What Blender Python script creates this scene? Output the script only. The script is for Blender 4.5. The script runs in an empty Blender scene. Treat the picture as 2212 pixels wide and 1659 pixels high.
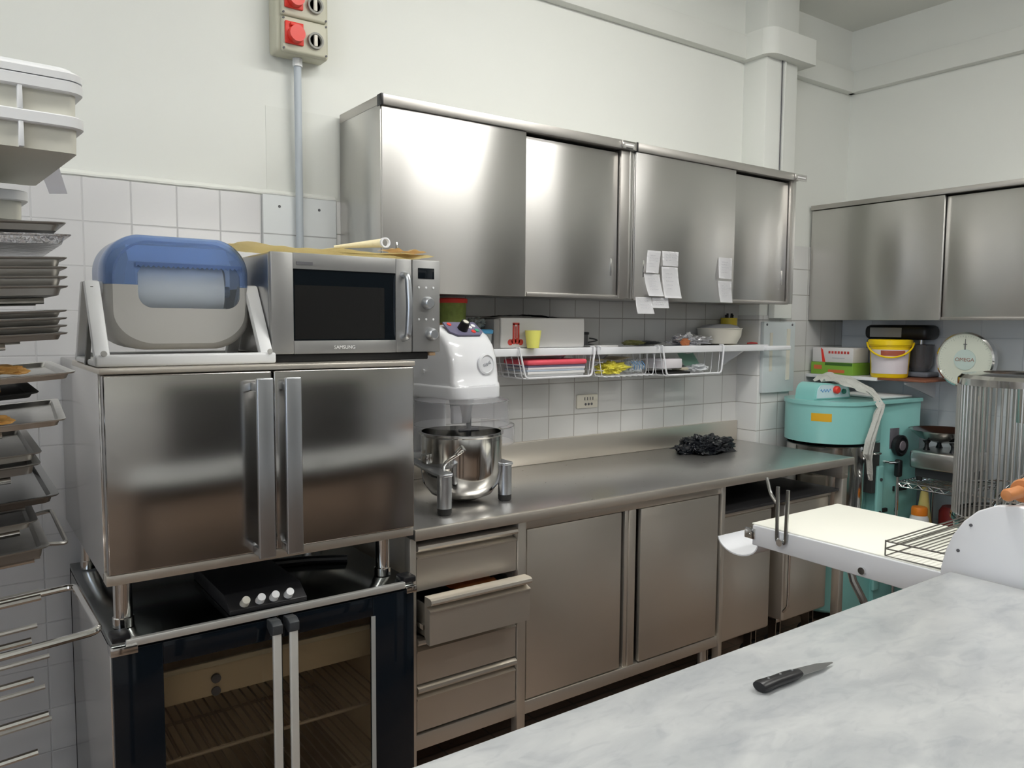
import bpy, bmesh, math, random
from mathutils import Vector, Matrix, noise
random.seed(7)
C = bpy.context.scene.collection
sc = bpy.context.scene
PI = math.pi
R = math.radians

# ---------------------------------------------------------------- camera
cam_d = bpy.data.cameras.new('camera'); cam = bpy.data.objects.new('camera', cam_d); C.objects.link(cam)
cam_d.sensor_width = 36.0
cam_d.lens = 1699.7/2212*36
cam_d.clip_start = 0.05
yaw, pitch, roll = R(-35.711), R(-4.384), R(.386)
Fw = Vector((-math.sin(yaw)*math.cos(pitch), math.cos(yaw)*math.cos(pitch), math.sin(pitch)))
Rt = Vector((math.cos(yaw), math.sin(yaw), 0)); Up = Rt.cross(Fw)
R2 = Rt*math.cos(roll)+Up*math.sin(roll); U2 = -Rt*math.sin(roll)+Up*math.cos(roll)
M = Matrix((R2, U2, -Fw)).transposed().to_4x4(); M.translation = Vector((-1.172, -2.71, 1.508))
cam.matrix_world = M
sc.camera = cam

# ---------------------------------------------------------------- world, exposure
w = bpy.data.worlds.new('world'); sc.world = w; w.use_nodes = True
w.node_tree.nodes['Background'].inputs[0].default_value = (.9, .95, 1, 1)
w.node_tree.nodes['Background'].inputs[1].default_value = .15
sc.view_settings.view_transform = 'Standard'; sc.view_settings.look = 'None'
sc.view_settings.gamma = 1; sc.view_settings.use_curve_mapping = False
sc.view_settings.exposure = 0.0
LAMP = 28.0       # strength of the fluorescent ceiling lamps

# ---------------------------------------------------------------- materials
def _new(name):
    m = bpy.data.materials.new(name); m.use_nodes = True
    nt = m.node_tree; b = nt.nodes['Principled BSDF']
    return m, nt, b
def N(nt, t, **kw):
    n = nt.nodes.new(t)
    for k, v in kw.items(): setattr(n, k, v)
    return n
def mat(name, col, rough=.5, metal=0, spec=.5, trans=0, emit=0, coat=0, alpha=1, bump=0, bscale=60, var=0, vscale=8, ior=1.45, sss=0):
    m, nt, b = _new(name)
    b.inputs['Base Color'].default_value = (*col, 1)
    b.inputs['Roughness'].default_value = rough
    b.inputs['Metallic'].default_value = metal
    b.inputs['Specular IOR Level'].default_value = spec
    b.inputs['Transmission Weight'].default_value = trans
    b.inputs['IOR'].default_value = ior
    b.inputs['Coat Weight'].default_value = coat
    b.inputs['Alpha'].default_value = alpha
    tc = N(nt, 'ShaderNodeTexCoord')
    if emit:
        b.inputs['Emission Color'].default_value = (*col, 1); b.inputs['Emission Strength'].default_value = emit
    if var:
        n = N(nt, 'ShaderNodeTexNoise'); n.inputs['Scale'].default_value = vscale; n.inputs['Detail'].default_value = 4
        nt.links.new(tc.outputs['Object'], n.inputs['Vector'])
        mr = N(nt, 'ShaderNodeMapRange'); mr.inputs['To Min'].default_value = 1-var; mr.inputs['To Max'].default_value = 1+var*.5
        nt.links.new(n.outputs[0], mr.inputs[0])
        hs = N(nt, 'ShaderNodeHueSaturation'); hs.inputs['Color'].default_value = (*col, 1)
        nt.links.new(mr.outputs[0], hs.inputs['Value']); nt.links.new(hs.outputs[0], b.inputs['Base Color'])
    if bump:
        n = N(nt, 'ShaderNodeTexNoise'); n.inputs['Scale'].default_value = bscale; n.inputs['Detail'].default_value = 3
        nt.links.new(tc.outputs['Object'], n.inputs['Vector'])
        bp = N(nt, 'ShaderNodeBump'); bp.inputs['Strength'].default_value = bump; bp.inputs['Distance'].default_value = .01
        nt.links.new(n.outputs[0], bp.inputs['Height']); nt.links.new(bp.outputs[0], b.inputs['Normal'])
    return m
def steel(name, col=(.70, .69, .67), rough=.30, aniso=.8, rot=0, stretch=(3, 3, 160), rv=.03, bump=.03, metal=1):
    """brushed stainless steel: fine streaks along the brushing direction"""
    m, nt, b = _new(name)
    b.inputs['Base Color'].default_value = (*col, 1); b.inputs['Metallic'].default_value = metal
    b.inputs['Anisotropic'].default_value = aniso; b.inputs['Anisotropic Rotation'].default_value = rot
    tg = N(nt, 'ShaderNodeTangent'); tg.direction_type = 'RADIAL'; tg.axis = 'Z'
    nt.links.new(tg.outputs[0], b.inputs['Tangent'])
    tc = N(nt, 'ShaderNodeTexCoord'); mp = N(nt, 'ShaderNodeMapping'); mp.inputs['Scale'].default_value = stretch
    nt.links.new(tc.outputs['Object'], mp.inputs[0])
    n = N(nt, 'ShaderNodeTexNoise'); n.inputs['Scale'].default_value = 1; n.inputs['Detail'].default_value = 5
    nt.links.new(mp.outputs[0], n.inputs['Vector'])
    mr = N(nt, 'ShaderNodeMapRange'); mr.inputs['To Min'].default_value = rough-rv/2; mr.inputs['To Max'].default_value = rough+rv/2
    nt.links.new(n.outputs[0], mr.inputs[0]); nt.links.new(mr.outputs[0], b.inputs['Roughness'])
    n2 = N(nt, 'ShaderNodeTexNoise'); n2.inputs['Scale'].default_value = 2.3; n2.inputs['Detail'].default_value = 2
    nt.links.new(tc.outputs['Object'], n2.inputs['Vector'])
    bp = N(nt, 'ShaderNodeBump'); bp.inputs['Strength'].default_value = bump; bp.inputs['Distance'].default_value = .02
    nt.links.new(n2.outputs[0], bp.inputs['Height']); nt.links.new(bp.outputs[0], b.inputs['Normal'])
    return m
def tiles(name, axis, col, grout, su, sz, u0, z0, gw=.003, rough=.22):
    """square glazed tiles with grout lines, in world units along u (x or y) and z"""
    m, nt, b = _new(name)
    g = N(nt, 'ShaderNodeNewGeometry'); sx = N(nt, 'ShaderNodeSeparateXYZ'); nt.links.new(g.outputs['Position'], sx.inputs[0])
    def line(out, s, o):
        a = N(nt, 'ShaderNodeMath', operation='SUBTRACT'); a.inputs[1].default_value = o; nt.links.new(out, a.inputs[0])
        d = N(nt, 'ShaderNodeMath', operation='DIVIDE'); d.inputs[1].default_value = s; nt.links.new(a.outputs[0], d.inputs[0])
        p = N(nt, 'ShaderNodeMath', operation='PINGPONG'); p.inputs[1].default_value = .5; nt.links.new(d.outputs[0], p.inputs[0])
        l = N(nt, 'ShaderNodeMapRange'); l.inputs['From Min'].default_value = gw*.5/s; l.inputs['From Max'].default_value = gw*.9/s
        l.inputs['To Min'].default_value = 1; l.inputs['To Max'].default_value = 0
        nt.links.new(p.outputs[0], l.inputs[0]); return l.outputs[0]
    lu = line(sx.outputs[axis], su, u0); lz = line(sx.outputs['Z'], sz, z0)
    mx = N(nt, 'ShaderNodeMath', operation='MAXIMUM'); nt.links.new(lu, mx.inputs[0]); nt.links.new(lz, mx.inputs[1])
    mc = N(nt, 'ShaderNodeMix', data_type='RGBA'); mc.inputs[6].default_value = (*col, 1); mc.inputs[7].default_value = (*grout, 1)
    nt.links.new(mx.outputs[0], mc.inputs[0]); nt.links.new(mc.outputs[2], b.inputs['Base Color'])
    rr = N(nt, 'ShaderNodeMapRange'); rr.inputs['To Min'].default_value = rough; rr.inputs['To Max'].default_value = .8
    nt.links.new(mx.outputs[0], rr.inputs[0]); nt.links.new(rr.outputs[0], b.inputs['Roughness'])
    iv = N(nt, 'ShaderNodeMath', operation='SUBTRACT'); iv.inputs[0].default_value = 1; nt.links.new(mx.outputs[0], iv.inputs[1])
    bp = N(nt, 'ShaderNodeBump'); bp.inputs['Strength'].default_value = .5; bp.inputs['Distance'].default_value = .002
    nt.links.new(iv.outputs[0], bp.inputs['Height']); nt.links.new(bp.outputs[0], b.inputs['Normal'])
    return m
def marble():
    m, nt, b = _new('marble')
    tc = N(nt, 'ShaderNodeTexCoord')
    mp = N(nt, 'ShaderNodeMapping'); mp.inputs['Rotation'].default_value = (0, 0, R(35)); mp.inputs['Scale'].default_value = (1.0, 2.2, 1)
    nt.links.new(tc.outputs['Object'], mp.inputs[0])
    n1 = N(nt, 'ShaderNodeTexNoise'); n1.inputs['Scale'].default_value = 5.5; n1.inputs['Detail'].default_value = 7; n1.inputs['Roughness'].default_value = .6; n1.inputs['Distortion'].default_value = .5
    nt.links.new(mp.outputs[0], n1.inputs['Vector'])
    r1 = N(nt, 'ShaderNodeValToRGB'); r1.color_ramp.elements[0].position = .28; r1.color_ramp.elements[0].color = (.40, .42, .44, 1)
    r1.color_ramp.elements[1].position = .66; r1.color_ramp.elements[1].color = (.58, .595, .60, 1)
    nt.links.new(n1.outputs[0], r1.inputs[0])
    n2 = N(nt, 'ShaderNodeTexNoise'); n2.inputs['Scale'].default_value = 14; n2.inputs['Detail'].default_value = 8; n2.inputs['Distortion'].default_value = 1.2
    nt.links.new(mp.outputs[0], n2.inputs['Vector'])
    r2 = N(nt, 'ShaderNodeValToRGB'); r2.color_ramp.elements[0].position = .32; r2.color_ramp.elements[0].color = (.84, .85, .87, 1)
    r2.color_ramp.elements[1].position = .48; r2.color_ramp.elements[1].color = (1, 1, 1, 1)
    nt.links.new(n2.outputs[0], r2.inputs[0])
    mx = N(nt, 'ShaderNodeMix', data_type='RGBA', blend_type='MULTIPLY'); mx.inputs[0].default_value = .8
    nt.links.new(r1.outputs[0], mx.inputs[6]); nt.links.new(r2.outputs[0], mx.inputs[7])
    nt.links.new(mx.outputs[2], b.inputs['Base Color']); b.inputs['Roughness'].default_value = .32
    return m
S_V = steel('steel_vertical_streaks', col=(.62, .61, .59), rough=.33, rot=.25, stretch=(160, 160, 3))
S_R = steel('steel_rail', col=(.50, .48, .455), rough=.38, aniso=.2, metal=.95)           # doors of the wall cabinets
S_H = steel('steel_horizontal_bands', col=(.50, .485, .465), rot=.0, stretch=(2, 2, 120), rough=.17, aniso=.6, rv=.012, bump=.02)
S_D = steel('steel_base_cabinet', col=(.70, .655, .585), rot=.0, aniso=.3, rough=.40, metal=.88)
S_T = steel('steel_worktop', col=(.60, .585, .565), rough=.28, aniso=.0, stretch=(40, 40, 2), metal=.9)
S_P = mat('polished_steel', (.68, .67, .65), .12, 1)
S_B = mat('satin_aluminium', (.55, .57, .60), .34, 1)
S_K = mat('dull_tray_steel', (.40, .39, .37), .38, 1, bump=.1, bscale=20)
S_L = mat('light_alloy_tray', (.72, .71, .68), .30, 1, bump=.25, bscale=25)
S_MW = mat('microwave_silver', (.36, .36, .355), .42, .7)
CHR = mat('chrome', (.80, .80, .80), .08, 1)
MARB = marble()
PLA = mat('white_wall_paint', (.80, .815, .775), .75, bump=.05, bscale=9, var=.04, vscale=1.5)
PLA2 = mat('older_wall_paint', (.765, .78, .738), .75)
PLC = mat('ceiling_paint', (.78, .79, .75), .85)
GLW = mat('white_gloss_enamel', (.82, .83, .86), .16, coat=.6)
PW = mat('white_plastic', (.80, .81, .82), .35)
PWB = mat('cream_plastic', (.74, .71, .62), .45)
PWR = mat('white_rubber_conduit', (.50, .55, .60), .5)
CREAM = mat('cream_box_plastic', (.66, .65, .57), .5)
BLK = mat('black_plastic', (.012, .012, .014), .35)
BLKM = mat('black_matte', (.01, .01, .01), .8)
BGL = mat('black_glass', (.006, .009, .012), .05, spec=.6)
NVY = mat('dark_blue_glass', (.005, .008, .012), .08, spec=.45)
RED = mat('red_plastic', (.75, .045, .03), .35)
ORG = mat('orange_plastic', (.85, .25, .02), .4)
YEL = mat('yellow_plastic', (.88, .62, .01), .32)
YEC = mat('yellow_cup', (.80, .78, .18), .3)
TEAL = mat('teal_enamel', (.27, .60, .57), .28, coat=.4)
TEAL2 = mat('dark_teal_enamel', (.10, .34, .33), .35)
GRN = mat('green_carton', (.22, .42, .05), .5)
WPAP = mat('paper', (.92, .92, .94), .8)
WENM = mat('white_enamel_metal', (.80, .81, .84), .3)
BELT = mat('cream_belt', (.95, .945, .86), .6, var=.03, vscale=3)
RUB = mat('rubber_feet', (.02, .02, .02), .7)
WOOD = mat('orange_wood', (.55, .22, .08), .5, var=.15, vscale=14)
BWD = mat('pale_wood', (.50, .33, .19), .6, var=.2, vscale=20)
PAST = mat('baked_pastry', (.62, .33, .09), .6, bump=.5, bscale=60, var=.3, vscale=25)
GRYP = mat('grey_plastic', (.50, .495, .475), .42)
BLU = mat('blue_translucent', (.38, .52, .80), .10, trans=.7, ior=1.10)
CLRB = mat('clear_blue_window', (.90, .95, 1.0), .08, trans=.95, ior=1.05)
CLR = mat('clear_plastic', (.93, .93, .95), .10, trans=.93, ior=1.08)
BAG = mat('black_bin_bag', (.006, .007, .010), .25, bump=.35, bscale=28)
FOIL = mat('crumpled_foil', (.75, .75, .78), .25, .8, bump=.9, bscale=50)
CLO = mat('grey_white_cloth', (.88, .87, .83), .9, bump=.4, bscale=120)
YCL = mat('pale_yellow_cloth', (.92, .82, .54), .85, bump=.25, bscale=60)
PINK = mat('pink_red_folder', (.80, .10, .14), .4)
BLUL = mat('blue_lid', (.10, .40, .70), .4)
DRED = mat('dark_red', (.20, .02, .02), .4)
OLV = mat('green_food', (.28, .36, .08), .5, var=.4, vscale=60)
LGRY = mat('panel_grey', (.60, .65, .66), .45)
BEI = mat('beige_socket_box', (.56, .55, .44), .45)
LMP = mat('lamp_diffuser', (1, .985, .94), .5, emit=LAMP)
DGRY = mat('dark_grey_casting', (.05, .055, .06), .4)
DIAL = mat('dial_face', (.72, .76, .66), .25)
DIAL2 = mat('dial_disc', (.58, .70, .66), .3)
TXR = mat('printed_red', (.55, .06, .05), .5)
TXD = mat('printed_dark', (.12, .12, .13), .6)
TXB = mat('printed_blue', (.10, .30, .60), .5)
TXW = mat('printed_white', (.85, .85, .85), .4)
AMB = mat('amber_label', (.72, .40, .01), .45)
CARD = mat('grey_cardboard', (.30, .29, .28), .8)
INT = mat('proofer_interior', (.58, .46, .30), .45, .1)
YBT = mat('yellow_bottle', (.75, .62, .22), .4)
FLR = None

# ---------------------------------------------------------------- mesh builder
class MB:
    def __init__(s): s.bm = bmesh.new()
    def _bev(s, verts, b, seg, filt=None):
        es = {e for v in verts for e in v.link_edges}
        if filt: es = {e for e in es if filt(e)}
        if b > 0: bmesh.ops.bevel(s.bm, geom=list(es), offset=b, segments=seg, profile=.5, affect='EDGES')
    def box(s, x0, x1, y0, y1, z0, z1, b=0, seg=2, M=None):
        if x0 > x1: x0, x1 = x1, x0
        if y0 > y1: y0, y1 = y1, y0
        if z0 > z1: z0, z1 = z1, z0
        vs = [s.bm.verts.new((x, y, z)) for x in (x0, x1) for y in (y0, y1) for z in (z0, z1)]
        for f in ((0, 1, 3, 2), (4, 6, 7, 5), (0, 4, 5, 1), (2, 3, 7, 6), (0, 2, 6, 4), (1, 5, 7, 3)):
            s.bm.faces.new([vs[i] for i in f])
        if M: bmesh.ops.transform(s.bm, matrix=M, verts=vs)
        s._bev(vs, b, seg); return s
    def loft(s, rings, cap0=True, cap1=True, closed=True):
        rv = [[s.bm.verts.new(p) for p in r] for r in rings]
        n = len(rv[0])
        for a, c in zip(rv, rv[1:]):
            for i in range(n if closed else n-1):
                j = (i+1) % n
                s.bm.faces.new((a[i], a[j], c[j], c[i]))
        if cap0: s.bm.faces.new(rv[0][::-1])
        if cap1: s.bm.faces.new(rv[-1])
        return rv
    def tube(s, pts, r, n=8, closed=False):
        pts = [Vector(p) for p in pts]; rings = []; up = None
        k = len(pts)
        for i, p in enumerate(pts):
            if closed: t = (pts[(i+1) % k]-pts[i-1])
            else: t = pts[min(i+1, k-1)]-pts[max(i-1, 0)]
            t.normalize()
            if up is None:
                up = Vector((0, 0, 1)) if abs(t.z) < .9 else Vector((1, 0, 0))
            a = t.cross(up); a.normalize(); up = a.cross(t); up.normalize()
            rr = r[i] if isinstance(r, (list, tuple)) else r
            rings.append([p+(a*math.cos(2*PI*q/n)+up*math.sin(2*PI*q/n))*rr for q in range(n)])
        if closed: rings.append(rings[0]); s.loft(rings, False, False)
        else: s.loft(rings)
        return s
    def cyl(s, p0, p1, r0, r1=None, n=24):
        s.tube([p0, p1], [r0, r0 if r1 is None else r1], n); return s
    def lathe(s, prof, c=(0, 0, 0), n=40, axis='z', cap0=True, cap1=True, a0=0, a1=2*PI):
        rings = []
        full = abs(a1-a0-2*PI) < 1e-6
        for r, z in prof:
            ring = []
            for q in range(n if full else n+1):
                a = a0+(a1-a0)*q/n
                p = (r*math.cos(a), r*math.sin(a), z)
                if axis == 'x': p = (p[2], p[0], p[1])
                if axis == 'y': p = (p[0], -p[2], p[1])
                ring.append((c[0]+p[0], c[1]+p[1], c[2]+p[2]))
            rings.append(ring)
        s.loft(rings, cap0 and full, cap1 and full, closed=full); return s
    def prism(s, poly, axis, a0, a1, b=0, seg=3, which='all'):
        f = {'x': lambda p, a: (a, p[0], p[1]), 'y': lambda p, a: (p[0], a, p[1]), 'z': lambda p, a: (p[0], p[1], a)}[axis]
        rv = s.loft([[f(p, a0) for p in poly], [f(p, a1) for p in poly]])
        if b:
            i = 'xyz'.index(axis)
            if which == 'front': fl = lambda e: abs(e.verts[0].co[i]-a0) < 1e-6 and abs(e.verts[1].co[i]-a0) < 1e-6
            elif which == 'caps': fl = lambda e: abs(e.verts[0].co[i]-e.verts[1].co[i]) < 1e-6
            else: fl = None
            s._bev([v for r in rv for v in r], b, seg, fl)
        return s
    def grid(s, fn, nu, nv, th=0):
        v = [[s.bm.verts.new(fn(i/nu, j/nv)) for j in range(nv+1)] for i in range(nu+1)]
        fs = [s.bm.faces.new((v[i][j], v[i+1][j], v[i+1][j+1], v[i][j+1])) for i in range(nu) for j in range(nv)]
        if th: bmesh.ops.solidify(s.bm, geom=fs, thickness=th)
        return s
    def ball(s, c, r, sub=3, sc3=(1, 1, 1)):
        g = bmesh.ops.create_icosphere(s.bm, subdivisions=sub, radius=r)
        for v in g['verts']: v.co = Vector((v.co.x*sc3[0]+c[0], v.co.y*sc3[1]+c[1], v.co.z*sc3[2]+c[2]))
        return g['verts']
ORG_ = {}
def build(name, mb, m, parent=None, sharp=32, shift=None):
    bm = mb.bm
    bmesh.ops.recalc_face_normals(bm, faces=bm.faces[:])
    if shift is not None: bmesh.ops.translate(bm, vec=-Vector(shift), verts=bm.verts[:])
    for f in bm.faces: f.smooth = True
    lim = R(sharp)
    for e in bm.edges:
        if len(e.link_faces) == 2 and e.calc_face_angle(0) > lim: e.smooth = False
    me = bpy.data.meshes.new(name); bm.to_mesh(me); bm.free()
    o = bpy.data.objects.new(name, me); C.objects.link(o); me.materials.append(m)
    if parent is not None: o.parent = parent
    return o
def tag(o, label, cat, group=None, kind=None):
    if label: o['label'] = label
    if cat: o['category'] = cat
    if group: o['group'] = group
    if kind: o['kind'] = kind
    return o
def thing(name, label, cat, loc=(0, 0, 0), group=None):
    o = bpy.data.objects.new(name, None); C.objects.link(o); o.location = loc; o.empty_display_size = .05
    ORG_[o.name] = Vector(loc); tag(o, label, cat, group); return o
def root_of(o):
    while o.parent: o = o.parent
    return o
def part(name, mb, m, parent, label=None, sharp=32):
    """a part drawn in world coordinates under its thing"""
    o = build(name, mb, m, parent, sharp, shift=ORG_.get(root_of(parent).name, (0, 0, 0)))
    if label: o['label'] = label
    return o
def solo(name, mb, m, label, cat, group=None, sharp=32, kind=None):
    """a thing that is one mesh; its origin goes to the middle of its base"""
    xs = [v.co for v in mb.bm.verts]
    c = Vector(((min(v.x for v in xs)+max(v.x for v in xs))/2, (min(v.y for v in xs)+max(v.y for v in xs))/2, min(v.z for v in xs)))
    o = build(name, mb, m, None, sharp, shift=c); o.location = c
    ORG_[o.name] = c
    return tag(o, label, cat, group, kind)
def struct(name, mb, m, parent=None, sharp=32):
    o = build(name, mb, m, parent, sharp)
    if parent is None: o['kind'] = 'structure'
    return o
def text(name, s, size, pos, xdir, ydir, m, parent, ext=.0006):
    cu = bpy.data.curves.new('t', 'FONT'); cu.body = s; cu.size = size; cu.extrude = ext; cu.align_x = 'CENTER'; cu.align_y = 'CENTER'
    t = bpy.data.objects.new('t', cu); C.objects.link(t)
    dg = bpy.context.evaluated_depsgraph_get(); me = bpy.data.meshes.new_from_object(t.evaluated_get(dg))
    bpy.data.objects.remove(t); bpy.data.curves.remove(cu)
    x = Vector(xdir).normalized(); y = Vector(ydir).normalized(); z = x.cross(y)
    Mx = Matrix((x, y, z)).transposed().to_4x4(); Mx.translation = Vector(pos)-ORG_.get(root_of(parent).name, Vector((0, 0, 0)))
    me.transform(Mx); me.materials.clear(); me.materials.append(m); me.name = name
    o = bpy.data.objects.new(name, me); C.objects.link(o); o.parent = parent; return o
def copy_tree(o, parent=None):
    c = o.copy(); C.objects.link(c); c.parent = parent
    if parent is None: ORG_[c.name] = ORG_.get(o.name, Vector((0, 0, 0)))
    for ch in list(o.children): copy_tree(ch, c)
    return c
def arc(cx, cy, r, a0, a1, n=8, ry=None):
    return [(cx+r*math.cos(R(a0+(a1-a0)*i/n)), cy+(ry or r)*math.sin(R(a0+(a1-a0)*i/n))) for i in range(n+1)]
def fillet_path(pts, r, n=5):
    """round the corners of a 3D polyline"""
    P = [Vector(p) for p in pts]; out = [P[0]]
    for a, b, c in zip(P, P[1:], P[2:]):
        d0 = (a-b); d1 = (c-b); q = min(r, d0.length*.45, d1.length*.45)
        p0 = b+d0.normalized()*q; p1 = b+d1.normalized()*q
        for i in range(n+1):
            t = i/n; out.append(p0*(1-t)**2+b*2*t*(1-t)+p1*t*t)
    out.append(P[-1]); return out

# ================================================================= THE ROOM
X0, X1, YF = -4.4, 3.224, -6.2      # left wall, right wall, wall behind the camera
ZC = 3.229
mb = MB(); mb.box(X0-.1, X1+.1, YF-.1, .1, -.1, 0)
m, nt, b_ = _new('floor_tiles')
g = N(nt, 'ShaderNodeNewGeometry'); br = N(nt, 'ShaderNodeTexBrick'); br.offset = 0; br.inputs['Scale'].default_value = 5
br.inputs['Color1'].default_value = (.21, .145, .105, 1); br.inputs['Color2'].default_value = (.18, .125, .09, 1); br.inputs['Mortar'].default_value = (.12, .09, .07, 1)
br.inputs['Mortar Size'].default_value = .02; br.inputs['Brick Width'].default_value = 1; br.inputs['Row Height'].default_value = .5
nt.links.new(g.outputs['Position'], br.inputs['Vector']); nt.links.new(br.outputs[0], b_.inputs['Base Color']); b_.inputs['Roughness'].default_value = .45
FLR = m
struct('floor', mb, FLR)
struct('ceiling', MB().box(X0-.1, X1+.1, YF-.1, .1, ZC, ZC+.1), PLC)
wb = struct('wall_back', MB().box(X0-.1, X1+.1, 0, .12, 0, ZC), PLA)
wr = struct('wall_right', MB().box(X1, X1+.12, YF, 0, 0, ZC), PLA)
wl = struct('wall_left', MB().box(X0-.12, X0, YF, 0, 0, ZC), PLA)
wf = struct('wall_front', MB().box(X0-.1, X1+.1, YF-.12, YF, 0, ZC), PLA)
# tiling on the walls, a little proud of the plaster
T_L = tiles('wall_tiles_left', 'X', (.60, .60, .61), (.52, .52, .53), .134, .1345, -.824, 1.403)
T_C = tiles('wall_tiles_centre', 'X', (.66, .66, .65), (.36, .35, .33), .1447, .1445, .823, 1.247)
T_P = tiles('wall_tiles_new', 'X', (.74, .77, .78), (.45, .46, .47), .268, .134, -.283, 1.407)
T_R = tiles('wall_tiles_right', 'Y', (.84, .88, .92), (.72, .77, .82), .20, .20, 0, 1.25)
T_PY = tiles('wall_tiles_pillar_side', 'Y', (.66, .66, .65), (.40, .39, .38), .1447, .1445, 0, 1.247)
struct('tiling', MB().box(X0, -.285, -.012, .01, 0, 1.941, .003), T_L, wb)
struct('tiling', MB().box(-.285, -.016, -.016, .01, 0, 1.944, .002), T_P, wb)
struct('tiling', MB().box(-.016, 2.26, -.012, .01, 0, 1.941, .003), T_C, wb)
struct('tiling', MB().box(2.49, X1, -.012, .01, 0, 1.956, .003), T_C, wb)
struct('tiling', MB().box(X1-.012, X1+.01, YF, -.012, 0, 1.956, .003), T_R, wr)
struct('tiling', MB().box(X0-.01, X0+.012, YF, 0, 0, 1.95, .003), tiles('wall_tiles_far_left', 'Y', (.62, .62, .62), (.45, .45, .45), .2, .2, 0, 0), wl)
struct('tiling', MB().box(X0, X1, YF-.01, YF+.012, 0, 1.95, .003), tiles('wall_tiles_front', 'X', (.62, .62, .62), (.45, .45, .45), .2, .2, 0, 0), wf)
# wavy plaster lip over the tiles and an older plaster patch round the conduit
struct('plaster_lip', MB().grid(lambda u, v: (-3.0+2.98*u, -.001-.016*math.sin(PI*v), 1.932+.028*v+.003*noise.noise((u*60, v, 0))), 90, 5), PLA, wb)
struct('plaster_patch', MB().box(-.262, -.005, -.0015, .01, 1.955, 2.24), PLA2, wb)
# two drill holes in the new tiles
for px_ in (-.224, -.081): struct('drill_hole', MB().cyl((px_, -.0166, 1.904), (px_, -.01, 1.904), .005, n=10), TXD, wb)
# pillar and the plaster band that runs round the room below the ceiling
PX0, PX1, PD = 2.245, 2.505, .14
struct('wall_pillar', MB().box(PX0, PX1, -PD, .02, 0, ZC, .006, 2), PLA)
pil = [o for o in C.objects if o.name == 'wall_pillar'][0]
struct('tiling', MB().box(PX0-.006, PX1+.006, -PD-.006, 0, 0, 1.56, .003), T_C, pil)
def band(pts, z0, z1):
    return pts
struct('trim_1', MB().box(X0, PX0, -.045, .01, 2.864, 2.985, .008), PLA)
struct('trim_2', MB().box(PX1, X1, -.045, .01, 2.864, 2.985, .008), PLA)
struct('trim_3', MB().box(X1-.045, X1+.01, YF, 0, 2.864, 2.985, .008), PLA)
mb = MB()
o_ = [(PX0-.04, 0)] + [(PX0-.04, -PD+.0)] + arc(PX0+.02, -PD+.0, .06, 180, 270, 8) + arc(PX1+.075-.012, -PD-.048, .012, 270, 360, 4) + [(PX1+.075, 0)]
mb.prism(o_, 'z', 2.862, 2.99)
struct('trim_4', mb, PLA)

# ceiling lamps: long fluorescent fittings, only seen in the reflections and by their light
lamp0 = thing('ceiling_lamp', 'long white fluorescent fitting on the ceiling nearest the back wall', 'lamp', (.75, -1.45, ZC), 'fluorescent ceiling lamps')
part('housing', MB().box(-.15, 1.65, -1.56, -1.34, ZC-.06, ZC, .01), PW, lamp0)
part('diffuser', MB().box(-.13, 1.63, -1.54, -1.36, ZC-.10, ZC-.055, .02, 3), LMP, lamp0)
for lx, ly, lb in ((-2.3, -1.9, 'long white fluorescent fitting on the ceiling towards the left wall'), (1.75, -2.95, 'long white fluorescent fitting on the ceiling towards the right wall'),
                   (-2.3, -4.4, 'long white fluorescent fitting on the ceiling in the rear left corner')):
    c = copy_tree(lamp0); c.location = (lx, ly, ZC); c['label'] = lb
# out of frame: dark panels for reflections and a daylight window in the left wall
d1 = struct('reflection_panel_1', MB().box(-.2, 2.7, YF, YF+.05, 0, 2.3, .004), mat('dark_reflection_panel', (.05, .05, .05), .5))  # dark panel added behind the camera to darken the oven's reflection
struct('reflection_panel_2', MB().box(X1-.05, X1-.005, -3.7, -1.75, 0, 2.35, .004), d1.data.materials[0])  # unseen dark panel added so the wall cabinet doors reflect darker
w1 = struct('window_1', MB().box(X0, X0+.05, -4.6, -2.4, 1.0, 2.5, .004), PW)
struct('window_pane', MB().box(X0+.045, X0+.055, -4.53, -2.47, 1.07, 2.43), mat('daylight_pane', (.70, .82, 1.0), .3, emit=3.0), w1)

# conduit and industrial socket box on the back wall
t = thing('socket_box', 'beige industrial wall box with red and grey round sockets above the conduit', 'socket', (-.175, -.10, 2.36))
mb = MB(); mb.box(-.27, -.085, -.075, 0, 2.385, 2.72, .012, 3); part('back_box', mb, BEI, t)
for z0, z1 in ((2.385, 2.497), (2.500, 2.612)):
    pl = part('socket_plate', MB().box(-.255, -.098, -.094, -.07, z0, z1, .008, 3), BEI, t)
    zc = (z0+z1)/2+.003
    mb = MB(); mb.box(-.247, -.184, -.102, -.09, zc-.036, zc+.036, .003)
    part('red_socket', mb, RED, pl, 'red square socket')
    mb = MB(); mb.cyl((-.213, -.125, zc-.006), (-.213, -.1, zc-.006), .026, .028, 24); mb.box(-.232, -.196, -.112, -.1, zc+.02, zc+.03, .002)
    part('red_cap', mb, RED, pl, 'red round cap')
    mb = MB(); mb.lathe([(.027, 0), (.027, .012), (.021, .012), (.019, .003)], (-.142, -.093, zc-.01), 28, 'y', cap1=False); mb.lathe([(.021, .002), (.001, .002)], (-.142, -.093, zc-.01), 28, 'y'); part('grey_socket', mb, mat('socket_grey', (.30, .30, .27), .5), pl)
    mb = MB(); mb.box(-.148, -.136, -.104, -.094, zc-.028, zc+.009, .002)
    part('centre_bar', mb, PWB, pl)
    for sx_ in (-.25, -.103):
        for sz_ in (z0+.008, z1-.008): part('screw', MB().cyl((sx_, -.0965, sz_), (sx_, -.09, sz_), .0035, n=8), TXD, pl)
t.location += Vector((.022, 0, .020))
t = thing('conduit', 'grey plastic conduit pipe running down from the beige socket box', 'pipe', (-.16, -.03, 1.405))
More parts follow.
